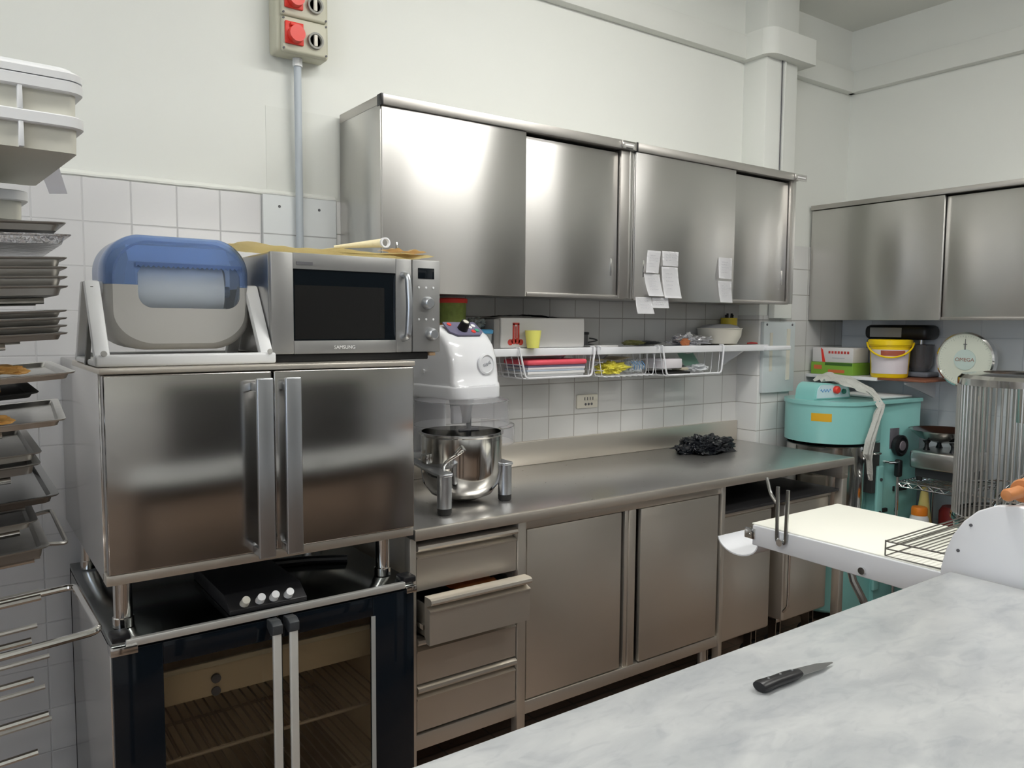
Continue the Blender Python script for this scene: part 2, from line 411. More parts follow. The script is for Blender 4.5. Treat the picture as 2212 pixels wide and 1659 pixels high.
part('pipe', MB().cyl((-.160, -.034, 1.405), (-.160, -.034, 2.392), .0125, n=16), PWR, t)
part('gland', MB().cyl((-.160, -.034, 2.378), (-.160, -.034, 2.404), .0175, n=8), PW, t)
# thin conduit on the pillar, wall socket, distribution panel
t = thing('pillar_conduit', 'thin white cable channel running down the pillar above the cabinets', 'pipe', (2.383, -PD, 2.2))
part('channel', MB().box(2.377, 2.391, -PD-.014, -PD, 2.0, 2.862, .002), PLA, t)
part('cable', MB().tube([(2.369, -PD-.004, 2.0), (2.370, -PD-.004, 2.6), (2.367, -PD-.004, 2.862)], .003, 6), TXD, t)
t = thing('distribution_panel', 'pale grey electrical panel with handwritten label strips on the tiled pillar', 'panel', (2.387, -PD, 1.157))
part('door', MB().box(2.253, 2.52, -PD-.028, -PD-.006, 1.157, 1.527, .004), LGRY, t)
for a, b, c, d in ((2.302, 2.325, 1.27, 1.47), (2.445, 2.475, 1.22, 1.49)): part('label_strip', MB().box(a, b, -PD-.030, -PD-.0275, c, d), mat('faded_label', (.66, .64, .56), .7), t)
for a in (2.275, 2.49): part('screw', MB().cyl((a, -PD-.031, 1.512), (a, -PD-.027, 1.512), .006, n=8), TXD, t)
solo('junction_box', MB().box(2.31, 2.46, -PD-.045, -PD-.006, 1.545, 1.66, .006), PLA, 'white box on the pillar above the grey electrical panel, under the cabinet', 'box')
t = thing('wall_socket', 'small square wall socket plate on the white tiles above the worktop', 'socket', (1.184, 0, 1.128))
part('plate', MB().box(1.122, 1.247, -.022, -.01, 1.128, 1.19, .004), PWB, t)
mb = MB()
for k in range(4):
    mb.box(1.165+.016*k, 1.169+.016*k, -.0235, -.02, 1.164, 1.178)
    if k < 3: mb.cyl((1.172+.018*k, -.0235, 1.146), (1.172+.018*k, -.02, 1.146), .006, n=10)
part('slots', mb, TXD, t)

# ================================================================= WALL CABINETS
def label_plate(x0, x1, z0, z1, y, par):
    mb = MB(); mb.box(x0, x1, y-.006, y, z0, z1, .001)
    p = part('label_holder', mb, S_P, par)
    part('label_card', MB().box(x0+.006, x1-.006, y-.0072, y-.0055, z0+.007, z1-.007), mat('grey_label', (.35, .34, .32), .6), p)
    part('label_print', MB().box(x0+.012, x1-.012, y-.0078, y-.0070, (z0+z1)/2-.003, (z0+z1)/2+.003), TXW, p)
def wall_cabinet(x0, x1, xd, label, plate, endgap):
    Du, zb, zt = .337, 1.615, 2.247
    t = thing('wall_cabinet', label, 'cabinet', ((x0+x1)/2, -.17, zb), 'stainless wall cabinets on the back wall')
    mb = MB()
    mb.box(x0, x0+.014, -Du+.002, -.013, zb, zt-.03, .001); mb.box(x1-.022, x1, -Du+.002, -.013, zb, zt-.03, .001)
    mb.box(x0+.014, x1-.022, -Du+.04, -.013, zb, zb+.014); mb.box(x0+.014, x1-.022, -.03, -.013, zb, zt-.03)
    part('carcass', mb, S_V, t)
    part('top_rail', MB().box(x0, x1+.002, -Du-.012, -.013, zt-.034, zt, .002), S_R, t)
    part('bottom_rail', MB().box(xd+.02, x1-.022, -Du+.012, -Du+.04, zb-.004, zb+.012, .001), S_R, t)
    dl = part('sliding_door', MB().box(x0+.004, xd, -Du-.004, -Du+.012, zb-.006, zt-.036, .0015), S_V, t)
    dr = part('sliding_door', MB().box(xd-.03, x1-endgap, -Du+.016, -Du+.032, zb-.004, zt-.046, .0015), S_V, t)
    part('frame_post', MB().box(x1-endgap+.006, x1-.003, -Du+.003, -Du+.045, zb, zt-.036, .001), S_R, t)
    part('finger_pull', MB().box(x1-endgap-.036, x1-endgap-.026, -Du+.0145, -Du+.017, zb+.09, zb+.16, .001), S_P, dr)
    part('finger_pull', MB().box(x0+.05, x0+.06, -Du-.0055, -Du-.003, zb+.09, zb+.16, .001), S_P, dl)
    part('end_cap', MB().box(x0-.002, x0+.006, -Du-.0135, -Du+.02, zt-.036, zt+.001, .001), BLK, t)
    if plate: label_plate(plate[0], plate[1], zt-.034, zt-.003, -Du-.0125, t)
    return t
wall_cabinet(0.0, 1.142, .589, 'stainless wall cabinet with two sliding doors, the one above the white mixer', (1.06, 1.13), .075)
wall_cabinet(1.146, 2.245, 1.782, 'stainless wall cabinet with white notes stuck on its door, beside the pillar', (2.21, 2.30), .045)
# right-hand wall cabinets (front faces the room, sliding doors)
def side_cabinet(y0, y1, yd, label):
    Xf, zb, zt = 2.863, 1.544, 2.186
    t = thing('wall_cabinet', label, 'cabinet', (Xf+.18, (y0+y1)/2, zb), 'stainless wall cabinets on the right wall')
    mb = MB()
    mb.box(Xf+.002, X1-.013, y1-.014, y1, zb, zt-.03, .001); mb.box(Xf+.002, X1-.013, y0, y0+.014, zb, zt-.03, .001)
    mb.box(Xf+.04, X1-.013, y0, y1, zb, zb+.014); part('carcass', mb, S_V, t)
    part('top_rail', MB().box(Xf-.012, X1-.013, y0, y1, zt-.026, zt, .002), S_R, t)
    part('sliding_door', MB().box(Xf-.004, Xf+.012, yd, y1-.004, zb-.004, zt-.03, .0015), S_V, t)
    part('sliding_door', MB().box(Xf+.016, Xf+.03, y0+.01, yd+.03, zb-.004, zt-.036, .0015), S_V, t)
    part('bottom_rail', MB().box(Xf+.012, Xf+.03, y0, yd, zb-.004, zb+.012, .001), S_R, t)
side_cabinet(-1.52, -.014, -.752, 'stainless wall cabinet with two sliding doors on the right wall, above the yellow bucket')

# notes stuck to the right-hand doors
def note(x0, x1, z0, z1, curl, skew, y, label, seed):
    rnd = random.Random(seed)
    def f(u, v):
        x = x0+(x1-x0)*u+skew*v; z = z1-(z1-z0)*v
        return (x, y-curl*(v**2)-.004*math.sin(3*u+seed)*v, z)
    mb = MB(); mb.grid(f, 8, 12, .0004)
    t = solo('paper_note', mb, WPAP, label, 'note', 'white notes on the wall cabinet', sharp=60)
    mb = MB(); n = 3 if z1-z0 < .08 else 5
    for k in range(n):
        v = .22+.6*k/n; a = x0+(x1-x0)*.18+skew*v; bx_ = x0+(x1-x0)*rnd.uniform(.5, .85)+skew*v
        zc = z1-(z1-z0)*v; yy = y-curl*(v**2)-.0048
        mb.tube([(a+(bx_-a)*q/9, yy, zc+.0022*math.sin(q*2.6+k)) for q in range(10)], .0006, 4)
    o = build('handwriting', mb, mat('pencil', (.66, .66, .70), .8), None, shift=ORG_[t.name]); o.parent = t
YN = -.3435
note(1.222, 1.302, 1.724, 1.818, .004, -.014, YN, 'white paper note at the upper left of the four-note cluster on the door', 1)
note(1.309, 1.410, 1.758, 1.820, .002, 0, YN, 'small white paper note at the upper right of the four-note cluster', 2)
note(1.204, 1.296, 1.628, 1.720, .018, .012, YN, 'curled white paper note at the lower left of the four-note cluster', 3)
note(1.307, 1.406, 1.622, 1.754, .016, .010, YN, 'long white paper note at the lower right of the four-note cluster', 4)
note(1.158, 1.250, 1.553, 1.622, .010, .008, -.3425, 'white note hanging below the cabinet bottom, larger left one', 5)
note(1.256, 1.352, 1.578, 1.622, .006, 0, -.3425, 'white note hanging below the cabinet bottom, smaller right one', 6)
note(1.672, 1.766, 1.718, 1.813, .004, -.002, YN, 'upper of the two white notes stuck near the middle of the door', 7)
note(1.672, 1.766, 1.611, 1.708, .010, .004, YN, 'lower of the two white notes stuck near the middle of the door', 8)

# ================================================================= WORKTOP AND BASE CABINETS
t = thing('worktop', 'long stainless steel worktop with a low upstand along the white tiles', 'worktop', (1.07, -.35, .86))
part('top', MB().box(-.075, 2.235, -.70, -.012, .868, .90, .003), S_T, t)
part('front_edge', MB().box(-.075, 2.236, -.703, -.688, .866, .9005, .004), S_D, t)
part('upstand', MB().box(-.075, 2.236, -.030, -.012, .90, 1.004, .003), S_D, t)
part('end_frame', MB().box(2.185, 2.23, -.675, -.03, .80, .867, .002), S_D, t)
for yy in (-.675, -.075): part('leg', MB().box(2.188, 2.226, yy, yy+.04, 0, .80, .003), S_D, t)
part('leg', MB().box(1.335, 1.357, -.675, -.64, 0, .867, .003), S_D, t)
part('undershelf', MB().box(1.357, 2.188, -.66, -.04, .740, .752, .002), mat('shelf_with_shade', (.03, .03, .032), .5), t)  # deep shade of the open bay is put into the shelf colour
part('bay_shade_panel', MB().box(1.357, 2.188, -.05, -.04, .10, .866), mat('bay_shade', (.05, .05, .055), .6), t)  # dark panel added to stand for the shade inside the bay
# drawers
t = thing('drawer_cabinet', 'stainless drawer cabinet of four drawers, the second one pulled open', 'cabinet', (.13, -.35, 0))
mb = MB()
mb.box(-.075, -.058, -.668, -.03, .2, .866, .001); mb.box(.322, .338, -.655, -.03, .2, .866, .001)
mb.box(-.058, .322, -.04, -.03, .2, .866); mb.box(-.058, .322, -.665, -.03, .2, .25, .004)
part('carcass', mb, S_D, t)
part('post', MB().box(.320, .354, -.675, -.64, 0.0, .867, .003), S_D, t)
part('post', MB().box(-.078, -.056, -.675, -.64, 0.0, .867, .003), S_D, t)
def drawer(z0, z1, out):
    y = -.668-out; h = z1-z0
    prof = [(y+.018, z0), (y, z0), (y, z0+.098), (y-.004, z0+.100), (y-.004, z0+.104), (y+.02, z0+.112), (y+.022, z1-.026), (y+.004, z1-.022), (y-.008, z1-.019), (y-.012, z1-.012), (y-.010, z1-.004), (y-.002, z1), (y+.03, z1), (y+.03, z0+.02)]
    mb = MB(); mb.prism(prof, 'x', -.052, .317)
    d = part('drawer', mb, S_D, t)
    mb = MB(); yb = y+.03; ye = min(y+.55, -.05)
    mb.box(-.045, -.04, yb, ye, z0+.01, z1-.03); mb.box(.305, .31, yb, ye, z0+.01, z1-.03); mb.box(-.045, .31, yb, ye, z0+.01, z0+.014); mb.box(-.045, .31, ye-.004, ye, z0+.01, z1-.03)
    part('drawer_box', mb, S_K, d)
    if out:
        part('runner', MB().box(-.051, -.046, yb+.01, ye, z0+.035, z0+.05), S_P, d)
        return d
drawer(.702, .845, 0); dd = drawer(.560, .702, .078); drawer(.412, .555, 0); drawer(.262, .405, 0)
solo('towel', MB().grid(lambda u, v: (.10+.17*u, -.69+.14*v, .668+.012*noise.noise((u*6, v*6, 1))), 14, 10, .004), mat('orange_cloth', (.65, .25, .08), .9), 'orange cloth lying inside the open drawer', 'cloth')
# cupboard with two sliding doors
t = thing('base_cupboard', 'stainless base cupboard with two plain doors under the worktop', 'cabinet', (.84, -.35, 0))
mb = MB(); mb.box(.356, .37, -.64, -.03, .2, .866); mb.box(1.318, 1.333, -.64, -.03, .2, .866); mb.box(.37, 1.318, -.04, -.03, .2, .866); mb.box(.356, 1.333, -.64, -.03, .2, .215)
part('carcass', mb, S_D, t)
part('top_rail', MB().box(.355, 1.334, -.668, -.64, .832, .866, .002), S_D, t)
part('bottom_rail', MB().box(.355, 1.334, -.670, -.60, .200, .245, .004), S_D, t)
part('centre_post', MB().box(.829, .862, -.668, -.635, .245, .832, .002), S_D, t)
d = part('door', MB().box(.362, .789, -.668, -.650, .250, .830, .002), S_D, t)
part('door_pull', MB().box(.810, .826, -.664, -.640, .245, .832, .002), S_D, t)
part('door', MB().box(.885, 1.317, -.672, -.654, .250, .830, .002), S_D, t)
part('gap_shade', MB().box(.790, .809, -.640, -.632, .245, .832), BLKM, t)  # black strip drawn in place of the shade in the open slit
part('foot', MB().cyl((1.30, -.62, 0), (1.30, -.62, .2), .018), S_D, t)

# two ingredient bins on castors below the worktop
def bin_(x0, x1, label):
    t = thing('ingredient_bin', label, 'bin', ((x0+x1)/2, -.33, 0), 'stainless bins on castors')
    mb = MB()
    mb.box(x0, x1, -.62, -.09, .175, .715, .012, 3); part('body', mb, S_D, t)
    part('lid', MB().box(x0-.004, x1+.004, -.628, -.08, .715, .736, .006), S_D, t)
    part('handle', MB().tube(fillet_path([(x0+.008, -.615, .66), (x0+.008, -.640, .64), (x0+.008, -.640, .25), (x0+.008, -.615, .22)], .02), .006), S_P, t)
    for cx in (x0+.04, x1-.04):
        for cy in (-.55, -.12):
            k = part('castor', MB().cyl((cx-.012, cy, .045), (cx+.012, cy, .045), .045, n=20), RUB, t)
            mb = MB(); mb.box(cx-.018, cx-.014, cy-.02, cy+.02, .04, .155); mb.box(cx+.014, cx+.018, cy-.02, cy+.02, .04, .155); mb.box(cx-.03, cx+.03, cy-.03, cy+.03, .155, .176, .002)
            part('castor_fork', mb, S_P, k)
bin_(1.372, 1.742, 'stainless bin on castors under the worktop, the one next to the cupboard')
bin_(1.840, 2.175, 'stainless bin on castors under the worktop, the one at the open end')

# black crumpled bag on the worktop
mb = MB()
vs = mb.ball((0, 0, 0), 1, 6)
for v in vs:
    p = v.co.normalized(); a = math.atan2(p.y, p.x)
    n1 = noise.fractal(p*2.3+Vector((3, 1, 4)), 1.0, 2.1, 5); n2 = abs(noise.noise(p*5.5+Vector((9, 2, 5))))
    r = .92+.34*n1+.16*n2+.05*math.sin(a*5)
    v.co = Vector((p.x*.175*r+.015*n2, p.y*.11*r, max(-.012, p.z*.058*r+.010*noise.noise(p*7))+.012))
bmesh.ops.transform(mb.bm, matrix=Matrix.Translation((1.795, -.185, .901))@Matrix.Rotation(R(8), 4, 'Z'), verts=mb.bm.verts[:])
solo('plastic_bag', mb, BAG, 'black crumpled plastic bag lying on the stainless worktop', 'bag', sharp=28)

# ================================================================= OVEN
OX0, OX1, OY = -.898, -.108, -.75
t = thing('convection_oven', 'wide stainless oven with two doors and flat vertical handles, under the microwave', 'oven', (-.503, -.38, .78))
mb = MB(); mb.box(OX0, OX1, OY+.028, -.02, .905, 1.40, .004); part('body', mb, steel('steel_oven_side', rough=.16, aniso=.3), t)
part('top_flange', MB().box(OX0-.002, OX1+.002, OY-.012, -.30, 1.388, 1.402, .003), S_D, t)
part('bottom_flange', MB().box(OX0, OX1, OY-.004, OY+.04, .903, .928, .003), S_D, t)
for x0, x1, hx in ((OX0+.004, -.5135, -.546), (-.5085, OX1-.003, -.475)):
    d = part('door', MB().box(x0, x1, OY-.014, OY+.027, .93, 1.386, .004, 3), S_H, t)
    mb = MB(); mb.box(hx-.021, hx+.021, OY-.062, OY-.050, .925, 1.372, .004, 3)
    mb.box(hx-.021, hx-.010, OY-.052, OY-.014, .930, .95, .002); mb.box(hx-.021, hx-.010, OY-.052, OY-.014, 1.34, 1.36, .002)
    part('door_handle', mb, S_B, d)
for lx in (-.852, -.165):
    for ly in (-.67, -.12):
        part('foot', MB().lathe([(.024, .778), (.024, .80), (.021, .802), (.021, .906)], (lx, ly, 0), 28), S_P, t)
# black rubber elbow and lever on the oven's right side
t2 = thing('gas_hose', 'black curved hose at the oven top right corner beside the white mixer', 'hose', (-.10, -.6, 1.3))
part('hose', MB().tube(fillet_path([(-.106, -.66, 1.385), (-.076, -.66, 1.385), (-.076, -.66, 1.24), (-.106, -.66, 1.24)], .035, 8), .011, 10), BLK, t2)
part('fitting', MB().cyl((-.108, -.66, 1.335), (-.086, -.66, 1.335), .018), S_P, t2)

# ================================================================= PROOFER BELOW THE OVEN
PX_0, PX_1, PY, PZ = -.895, -.115, -.77, .776
t = thing('proofing_cabinet', 'dark glass-doored proofing cabinet carrying the oven', 'cabinet', (-.505, -.40, 0))
mb = MB()
mb.box(PX_0, PX_0+.03, PY+.03, -.04, .06, PZ-.012, .002); mb.box(PX_1-.03, PX_1, PY+.03, -.04, .06, PZ-.012, .002)
mb.box(PX_0, PX_1, -.06, -.04, .06, PZ-.012); mb.box(PX_0, PX_1, PY+.03, -.04, .05, .10)
part('body', mb, steel('steel_proofer_side', rough=.16, aniso=.3), t)
part('top', MB().box(PX_0, PX_1, PY+.004, -.04, PZ-.02, PZ, .002), mat('dark_steel_top', (.30, .32, .32), .16, 1), t)
part('front_trim', MB().box(PX_0+.03, PX_1-.03, PY-.004, PY+.01, PZ-.016, PZ+.003, .003), mat('trim_metal', (.75, .75, .72), .35, .7), t)
mb = MB(); mb.box(PX_0+.03, PX_1-.03, -.10, -.06, .10, PZ-.02); mb.box(PX_0+.03, PX_0+.045, PY+.06, -.10, .10, PZ-.02); mb.box(PX_1-.045, PX_1-.03, PY+.06, -.10, .10, PZ-.02)
part('lining', mb, INT, t)
part('water_tray', MB().box(-.77, -.16, -.66, -.12, .54, .632, .008), INT, t)
part('shelf_rail', MB().box(-.79, -.15, -.675, -.66, .625, .640, .003), mat('interior_trim', (.55, .47, .33), .4), t)
mb = MB()
for x in (-.64,): mb.cyl((x, -.664, .59), (x, -.672, .59), .012, n=14); mb.cyl((x, -.664, .555), (x, -.668, .555), .012, n=14)
part('rail_knob', mb, TXD, t)
def wire_shelf_in(z):
    mb = MB()
    n = 26
    for k in range(n+1):
        x = -.84+.67*k/n; mb.tube([(x, -.69, z), (x, -.13, z)], .0028, 6)
    for y in (-.69, -.13): mb.tube([(-.845, y, z-.006), (-.165, y, z-.006)], .005, 8)
    part('wire_shelf', mb, mat('shelf_wire', (.42, .34, .24), .4, .5), t)
wire_shelf_in(.42); wire_shelf_in(.24)
for x0, x1, wx0, wx1, hx in ((PX_0+.002, -.508, -.785, -.512, -.527), (-.503, PX_1-.002, -.499, -.245, -.484)):
    mb = MB(); f = [(x0, wx0, .08, PZ-.022), (wx1, x1, .08, PZ-.022)]
    mb.box(x0, wx0, PY, PY+.022, .09, PZ-.022, .002); mb.box(wx1, x1, PY, PY+.022, .09, PZ-.022, .002)
    mb.box(wx0, wx1, PY, PY+.022, .700, PZ-.022, .002); mb.box(wx0, wx1, PY, PY+.022, .09, .16, .002)
    d = part('door', mb, NVY, t)
    part('door_glass', MB().box(wx0, wx1, PY+.002, PY+.007, .16, .700), mat('tinted_glass', (.85, .82, .76), .02, trans=1, ior=1.35), d)
    h = part('door_handle', MB().box(hx-.011, hx+.011, PY-.045, PY-.033, .12, .735, .004, 3), mat('handle_metal', (.80, .80, .76), .4, .55), d)
    mb = MB(); mb.prism([(PY-.047, .728), (PY-.049, .752), (PY-.03, .76), (PY, .757), (PY, .735), (PY-.03, .722)], 'x', hx-.013, hx+.013, .002); part('handle_bracket', mb, DGRY, h)
part('window_strip', MB().box(-.250, -.238, PY-.002, PY+.001, .18, .700), mat('window_strip', (.42, .43, .42), .4, .3), t)
for x0, x1 in ((PX_0-.003, PX_0+.055), (PX_1-.03, PX_1+.003)):
    part('hinge', MB().box(x0, x1, PY-.010, PY+.03, PZ-.030, PZ-.010, .002), S_P, t)
for xx in (PX_0+.022, PX_1-.014): part('hinge_cap', MB().box(xx-.02, xx+.02, PY+.0, PY+.05, PZ-.004, PZ+.014, .004), BLK, t)
for lx in (-.85, -.16):
    for ly in (-.68, -.10): part('foot', MB().cyl((lx, ly, 0), (lx, ly, .062), .02), S_P, t)
# control block with four white knobs
t = thing('control_box', 'black control box with four white knobs on the proofing cabinet', 'controls', (-.52, -.72, PZ))
part('housing', MB().prism([(-.752, PZ+.001), (-.752, PZ+.012), (-.70, PZ+.040), (-.40, PZ+.040), (-.40, PZ+.001)], 'x', -.625, -.425, .002), BLK, t)
for k, x in enumerate((-.585, -.546, -.510, -.472)):
    o = (x, -.736, PZ+.023); q = (x, -.762, PZ+.040)
    part('knob', MB().cyl((x, -.738, PZ+.020), (x, -.757, PZ+.036), .0115, .010, 20), PW if k != 0 else PWB, t)
# loose dark rod and plug lying in the gap
solo('black_tool', MB().tube([(-.42, -.42, PZ+.012), (-.30, -.45, PZ+.012), (-.20, -.50, PZ+.012)], .012, 10), BLK, 'black rod lying in the gap under the oven', 'tool')

# ================================================================= MICROWAVE
t = thing('microwave', 'silver microwave oven with black window standing on the big oven', 'microwave', (-.235, -.50, 1.402))
MX0, MX1, MY, MZ0, MZ1 = -.487, .016, -.69, 1.424, 1.690
mb = MB(); mb.box(MX0, MX1, MY+.02, -.33, MZ0, MZ1, .006, 3); part('body', mb, steel('microwave_side', (.5, .5, .5), .3, .2), t)
mb = MB(); x0, x1, z0, z1 = -.427, -.128, 1.459, 1.648; xe = -.077
mb.box(MX0, x0, MY, MY+.02, MZ0, MZ1, .003); mb.box(x1, xe, MY, MY+.02, MZ0, MZ1, .003); mb.box(x0, x1, MY+.001, MY+.02, MZ0, z0, .001); mb.box(x0, x1, MY+.001, MY+.02, z1, MZ1, .001)
door = part('door', mb, S_MW, t)
part('window', MB().box(x0, x1, MY+.004, MY+.018, z0, z1), BGL, door)
part('window_screen', MB().box(x0+.004, x1-.035, MY+.0032, MY+.0042, z0+.004, z1-.042), mat('window_screen', (.012, .012, .012), .25), door)
part('badge', MB().box(-.419, -.374, MY-.0006, MY+.001, 1.659, 1.667), TXD, door)
mb = MB(); mb.tube(fillet_path([(-.106, MY+.002, 1.464), (-.106, MY-.030, 1.468), (-.104, MY-.036, 1.555), (-.106, MY-.030, 1.642), (-.106, MY+.002, 1.646)], .02), .0095, 12); part('door_handle', mb, S_B, door)
text('brand_name', 'SAMSUNG', .0135, (-.285, MY-.0004, 1.4405), (1, 0, 0), (0, 0, 1), TXW, door)
cp = part('control_panel', MB().box(xe+.002, MX1, MY-.001, MY+.02, MZ0, MZ1, .003), S_MW, t)
part('display', MB().box(-.058, -.004, MY-.0025, MY, 1.636, 1.667, .001), BGL, cp)
for x, z in ((-.028, 1.566), (-.015, 1.476)):
    part('knob', MB().lathe([(.019, 0), (.019, .008), (.016, .018), (.012, .022)], (x, MY-.001, z), 24, 'y'), S_B, cp)
for x in (-.055, -.031, -.007):
    for z in (1.611, 1.519): part('button', MB().ball((x, MY-.001, z), .0032, 1) and None or None, S_B, cp) if False else part('button', MB().lathe([(.0035, 0), (.003, .0015)], (x, MY-.001, z), 12, 'y'), PW, cp)
solo('baking_stone', MB().box(-.478, -.02, -.683, -.36, 1.4025, 1.4235, .003), BLKM, 'black slab under the microwave on top of the oven', 'slab')
solo('wood_offcut', MB().box(-.017, .004, -.685, -.60, 1.4125, 1.4225, .002), BWD, 'small pale wood strip sticking out under the microwave', 'wood')
# pale yellow cloth on the microwave with a rolled sheet
def cl(u, v):
    x = -.545+.545*u; y = -.688+.25*v
    z = MZ1+.015+.005*noise.noise((u*12, v*4, 0))+.003*math.sin(u*17)
    if u < .13: z += .010*(1-u/.13); y += .07*(1-u/.13)
    return (x, y+.006*math.sin(u*9), z)
solo('yellow_cloth', MB().grid(cl, 60, 16, .010), YCL, 'pale yellow cloth laid along the top of the microwave', 'cloth', sharp=50)
t = thing('rolled_sheet', 'rolled pale yellow sheet with a white end on the microwave', 'roll', (-.2, -.62, MZ1+.012))
mb = MB(); mb.tube([(-.275, -.60, MZ1+.030), (-.16, -.665, MZ1+.043)], [.004, .0125], 14); part('roll', mb, YCL, t)
part('white_end', MB().lathe([(.0145, 0), (.0145, .012), (.0105, .012), (.0105, 0)], (-.155, -.670, MZ1+.0435), 18, 'y', cap0=False, cap1=False), WPAP, t)
def cl2(u, v):
    return (-.135+.115*u, -.675+.09*v, MZ1+.027+.003*math.sin(u*11)+.004*noise.noise((u*7, v*5, 4)))
solo('folded_cloth', MB().grid(cl2, 24, 8, .006), mat('tan_cloth', (.80, .62, .38), .85), 'folded tan cloth at the control-panel end of the microwave top', 'cloth', sharp=50)

# ================================================================= PAPER ROLL DISPENSER
t = thing('paper_dispenser', 'blue and grey paper roll dispenser on a white stand, on the oven', 'dispenser', (-.69, -.53, 1.402))
DX0, DX1, DZ0, DZ1, DY0, DY1, ZS = -.858, -.512, 1.436, 1.722, -.605, -.39, 1.597
def side_x(z, ins=0):
    """left and right edge of the rounded outline at height z"""
    rb, rt, h = .10, .088, .080
    def q(r, hh, d): return r*(1-math.sqrt(max(0, 1-(1-min(1, max(0, d)/hh))**2)))
    a = max(q(rb, h, z-DZ0-ins), q(rt, .088, DZ1-ins-z))
    return DX0+ins+a, DX1-ins-a
def outl(z0, z1, ins=0, n=22):
    zz = [z0+(z1-z0)*(1-math.cos(PI*k/n))/2 for k in range(n+1)]
    return [(side_x(z, ins)[0], z) for z in zz], [(side_x(z, ins)[1], z) for z in zz]
def shell(z0, z1, mb, th=.004):
    """wrapped side wall between two heights, open at the cut"""
    low = z0 < 1.5
    secs = [(DY0+.002, .016), (DY0+.008, .008), (DY0+.020, .002), (DY0+.034, 0), (DY1-.015, 0), (DY1, .006)]
    def path(ins):
        a0_ = z0+ins if low else z0; a1_ = z1 if low else z1-ins
        l, r = outl(a0_, a1_, ins)
        return (l[::-1]+r[1:]) if low else (l+r[::-1][1:])
    rings = [[(x, y, z) for x, z in path(k)] for y, k in secs]+[[(x, y, z) for x, z in path(k+th)] for y, k in secs[::-1]]
    mb.loft(rings+[rings[0]], False, False, closed=False); return mb
body = part('tub', shell(DZ0+.0005, ZS, MB()), GRYP, t)
WX0, WX1, WZ0, WZ1 = -.786, -.540, 1.541, 1.646
l, r = outl(DZ0+.0165, ZS, .016)
wl_ = arc(WX0+.034, WZ0+.034, .034, 180, 270, 7); wr_ = arc(WX1-.034, WZ0+.034, .034, 270, 360, 7)
part('tub_front', MB().prism(l[::-1]+r[1:]+[(WX1, ZS)]+wr_[::-1]+wl_[::-1]+[(WX0, ZS)], 'y', DY0+.0015, DY0+.006), GRYP, body)
l2, r2 = outl(DZ0+.006, DZ1-.006, .006)
part('back_plate', MB().prism(l2[::-1]+r2[1:], 'y', DY1-.006, DY1+.0005), GRYP, t)
lid = part('lid', shell(ZS+.0005, DZ1-.0005, MB()), BLU, t, 'blue translucent lid')
l, r = outl(ZS, DZ1-.0165, .016)
tl_ = arc(WX0+.03, WZ1-.02, .02, 180, 90, 5); tr_ = arc(WX1-.03, WZ1-.02, .02, 90, 0, 5)
part('lid_front', MB().prism(l+r[::-1]+[(WX1, ZS)]+[(WX1, WZ1-.02), (WX1-.012, WZ1)]+[(WX0+.012, WZ1), (WX0, WZ1-.02)]+[(WX0, ZS)], 'y', DY0+.0015, DY0+.005), BLU, lid)
part('window', MB().prism([(WX0, WZ1)]+wl_+wr_+[(WX1, WZ1)], 'y', DY0+.0055, DY0+.0075), CLRB, t)
mb = MB(); n = 44
mb.prism([(WX0-.004+(WX1-WX0+.008)*k/n, WZ1-.006+(.005 if k % 2 else 0)) for k in range(n+1)]+[(WX1+.004, WZ1+.006), (WX0-.004, WZ1+.006)], 'y', DY0-.001, DY0+.0012); part('cutter', mb, mat('cutter_blue', (.10, .16, .34), .3), lid)
part('roll_paper_panel', MB().prism([(DY0+.030, 1.656), (DY0+.075, 1.700), (DY0+.078, 1.698), (DY0+.033, 1.654)], 'x', -.80, -.555), mat('roll_paper_panel', (.80, .86, .92), .5), t)  # added pale panel for the bright roll paper showing through the lid
part('paper_roll', MB().cyl((-.785, -.50, 1.588), (-.572, -.50, 1.588), .078, n=44), WPAP, t)
part('roll_core', MB().cyl((-.83, -.50, 1.588), (-.54, -.50, 1.588), .015, n=16), mat('core_blue', (.25, .35, .5), .4), t)
mb = MB()
for xb in (-.884, -.5055):
    for yb, yt in ((-.712, -.575), (-.385, -.530)):
        hw = .0165; rings = []
        for q in (0, 1):
            cy = yb+(yt-yb)*q; cz = 1.4045+.200*q
            rings.append([(xb-hw, cy-.014, cz), (xb+hw, cy-.014, cz), (xb+hw, cy+.014, cz), (xb-hw, cy+.014, cz)])
        rv = mb.loft(rings); mb._bev([v for rr_ in rv for v in rr_], .005, 2)
mb.box(-.902, -.489, -.730, -.700, 1.4035, 1.431, .006, 3); mb.box(-.90, -.49, -.395, -.372, 1.4035, 1.426, .005)
mb.box(-.9005, -.868, -.725, -.375, 1.4035, 1.417, .004); mb.box(-.522, -.4895, -.725, -.375, 1.4035, 1.417, .004)
st = part('stand', mb, PW, t)
for x in (-.884, -.5055): part('screw_cap', MB().lathe([(.007, 0), (.006, .002)], (x, -.7305, 1.434), 14, 'y'), GRYP, st)
for x0, x1 in ((-.890, -.856), (-.516, -.500)): part('pivot', MB().cyl((x0, -.555, 1.588), (x1, -.555, 1.588), .016, n=16), PW, st)
# grey baking sheet leaning behind the dispenser leg
solo('leaning_board', MB().prism([(-.905, 1.403), (-.895, 1.403), (-.883, 1.59), (-.889, 1.59)], 'y', -.60, -.58), mat('dark_board', (.06, .06, .055), .5), 'thin dark board leaning at the left side of the paper dispenser', 'board')

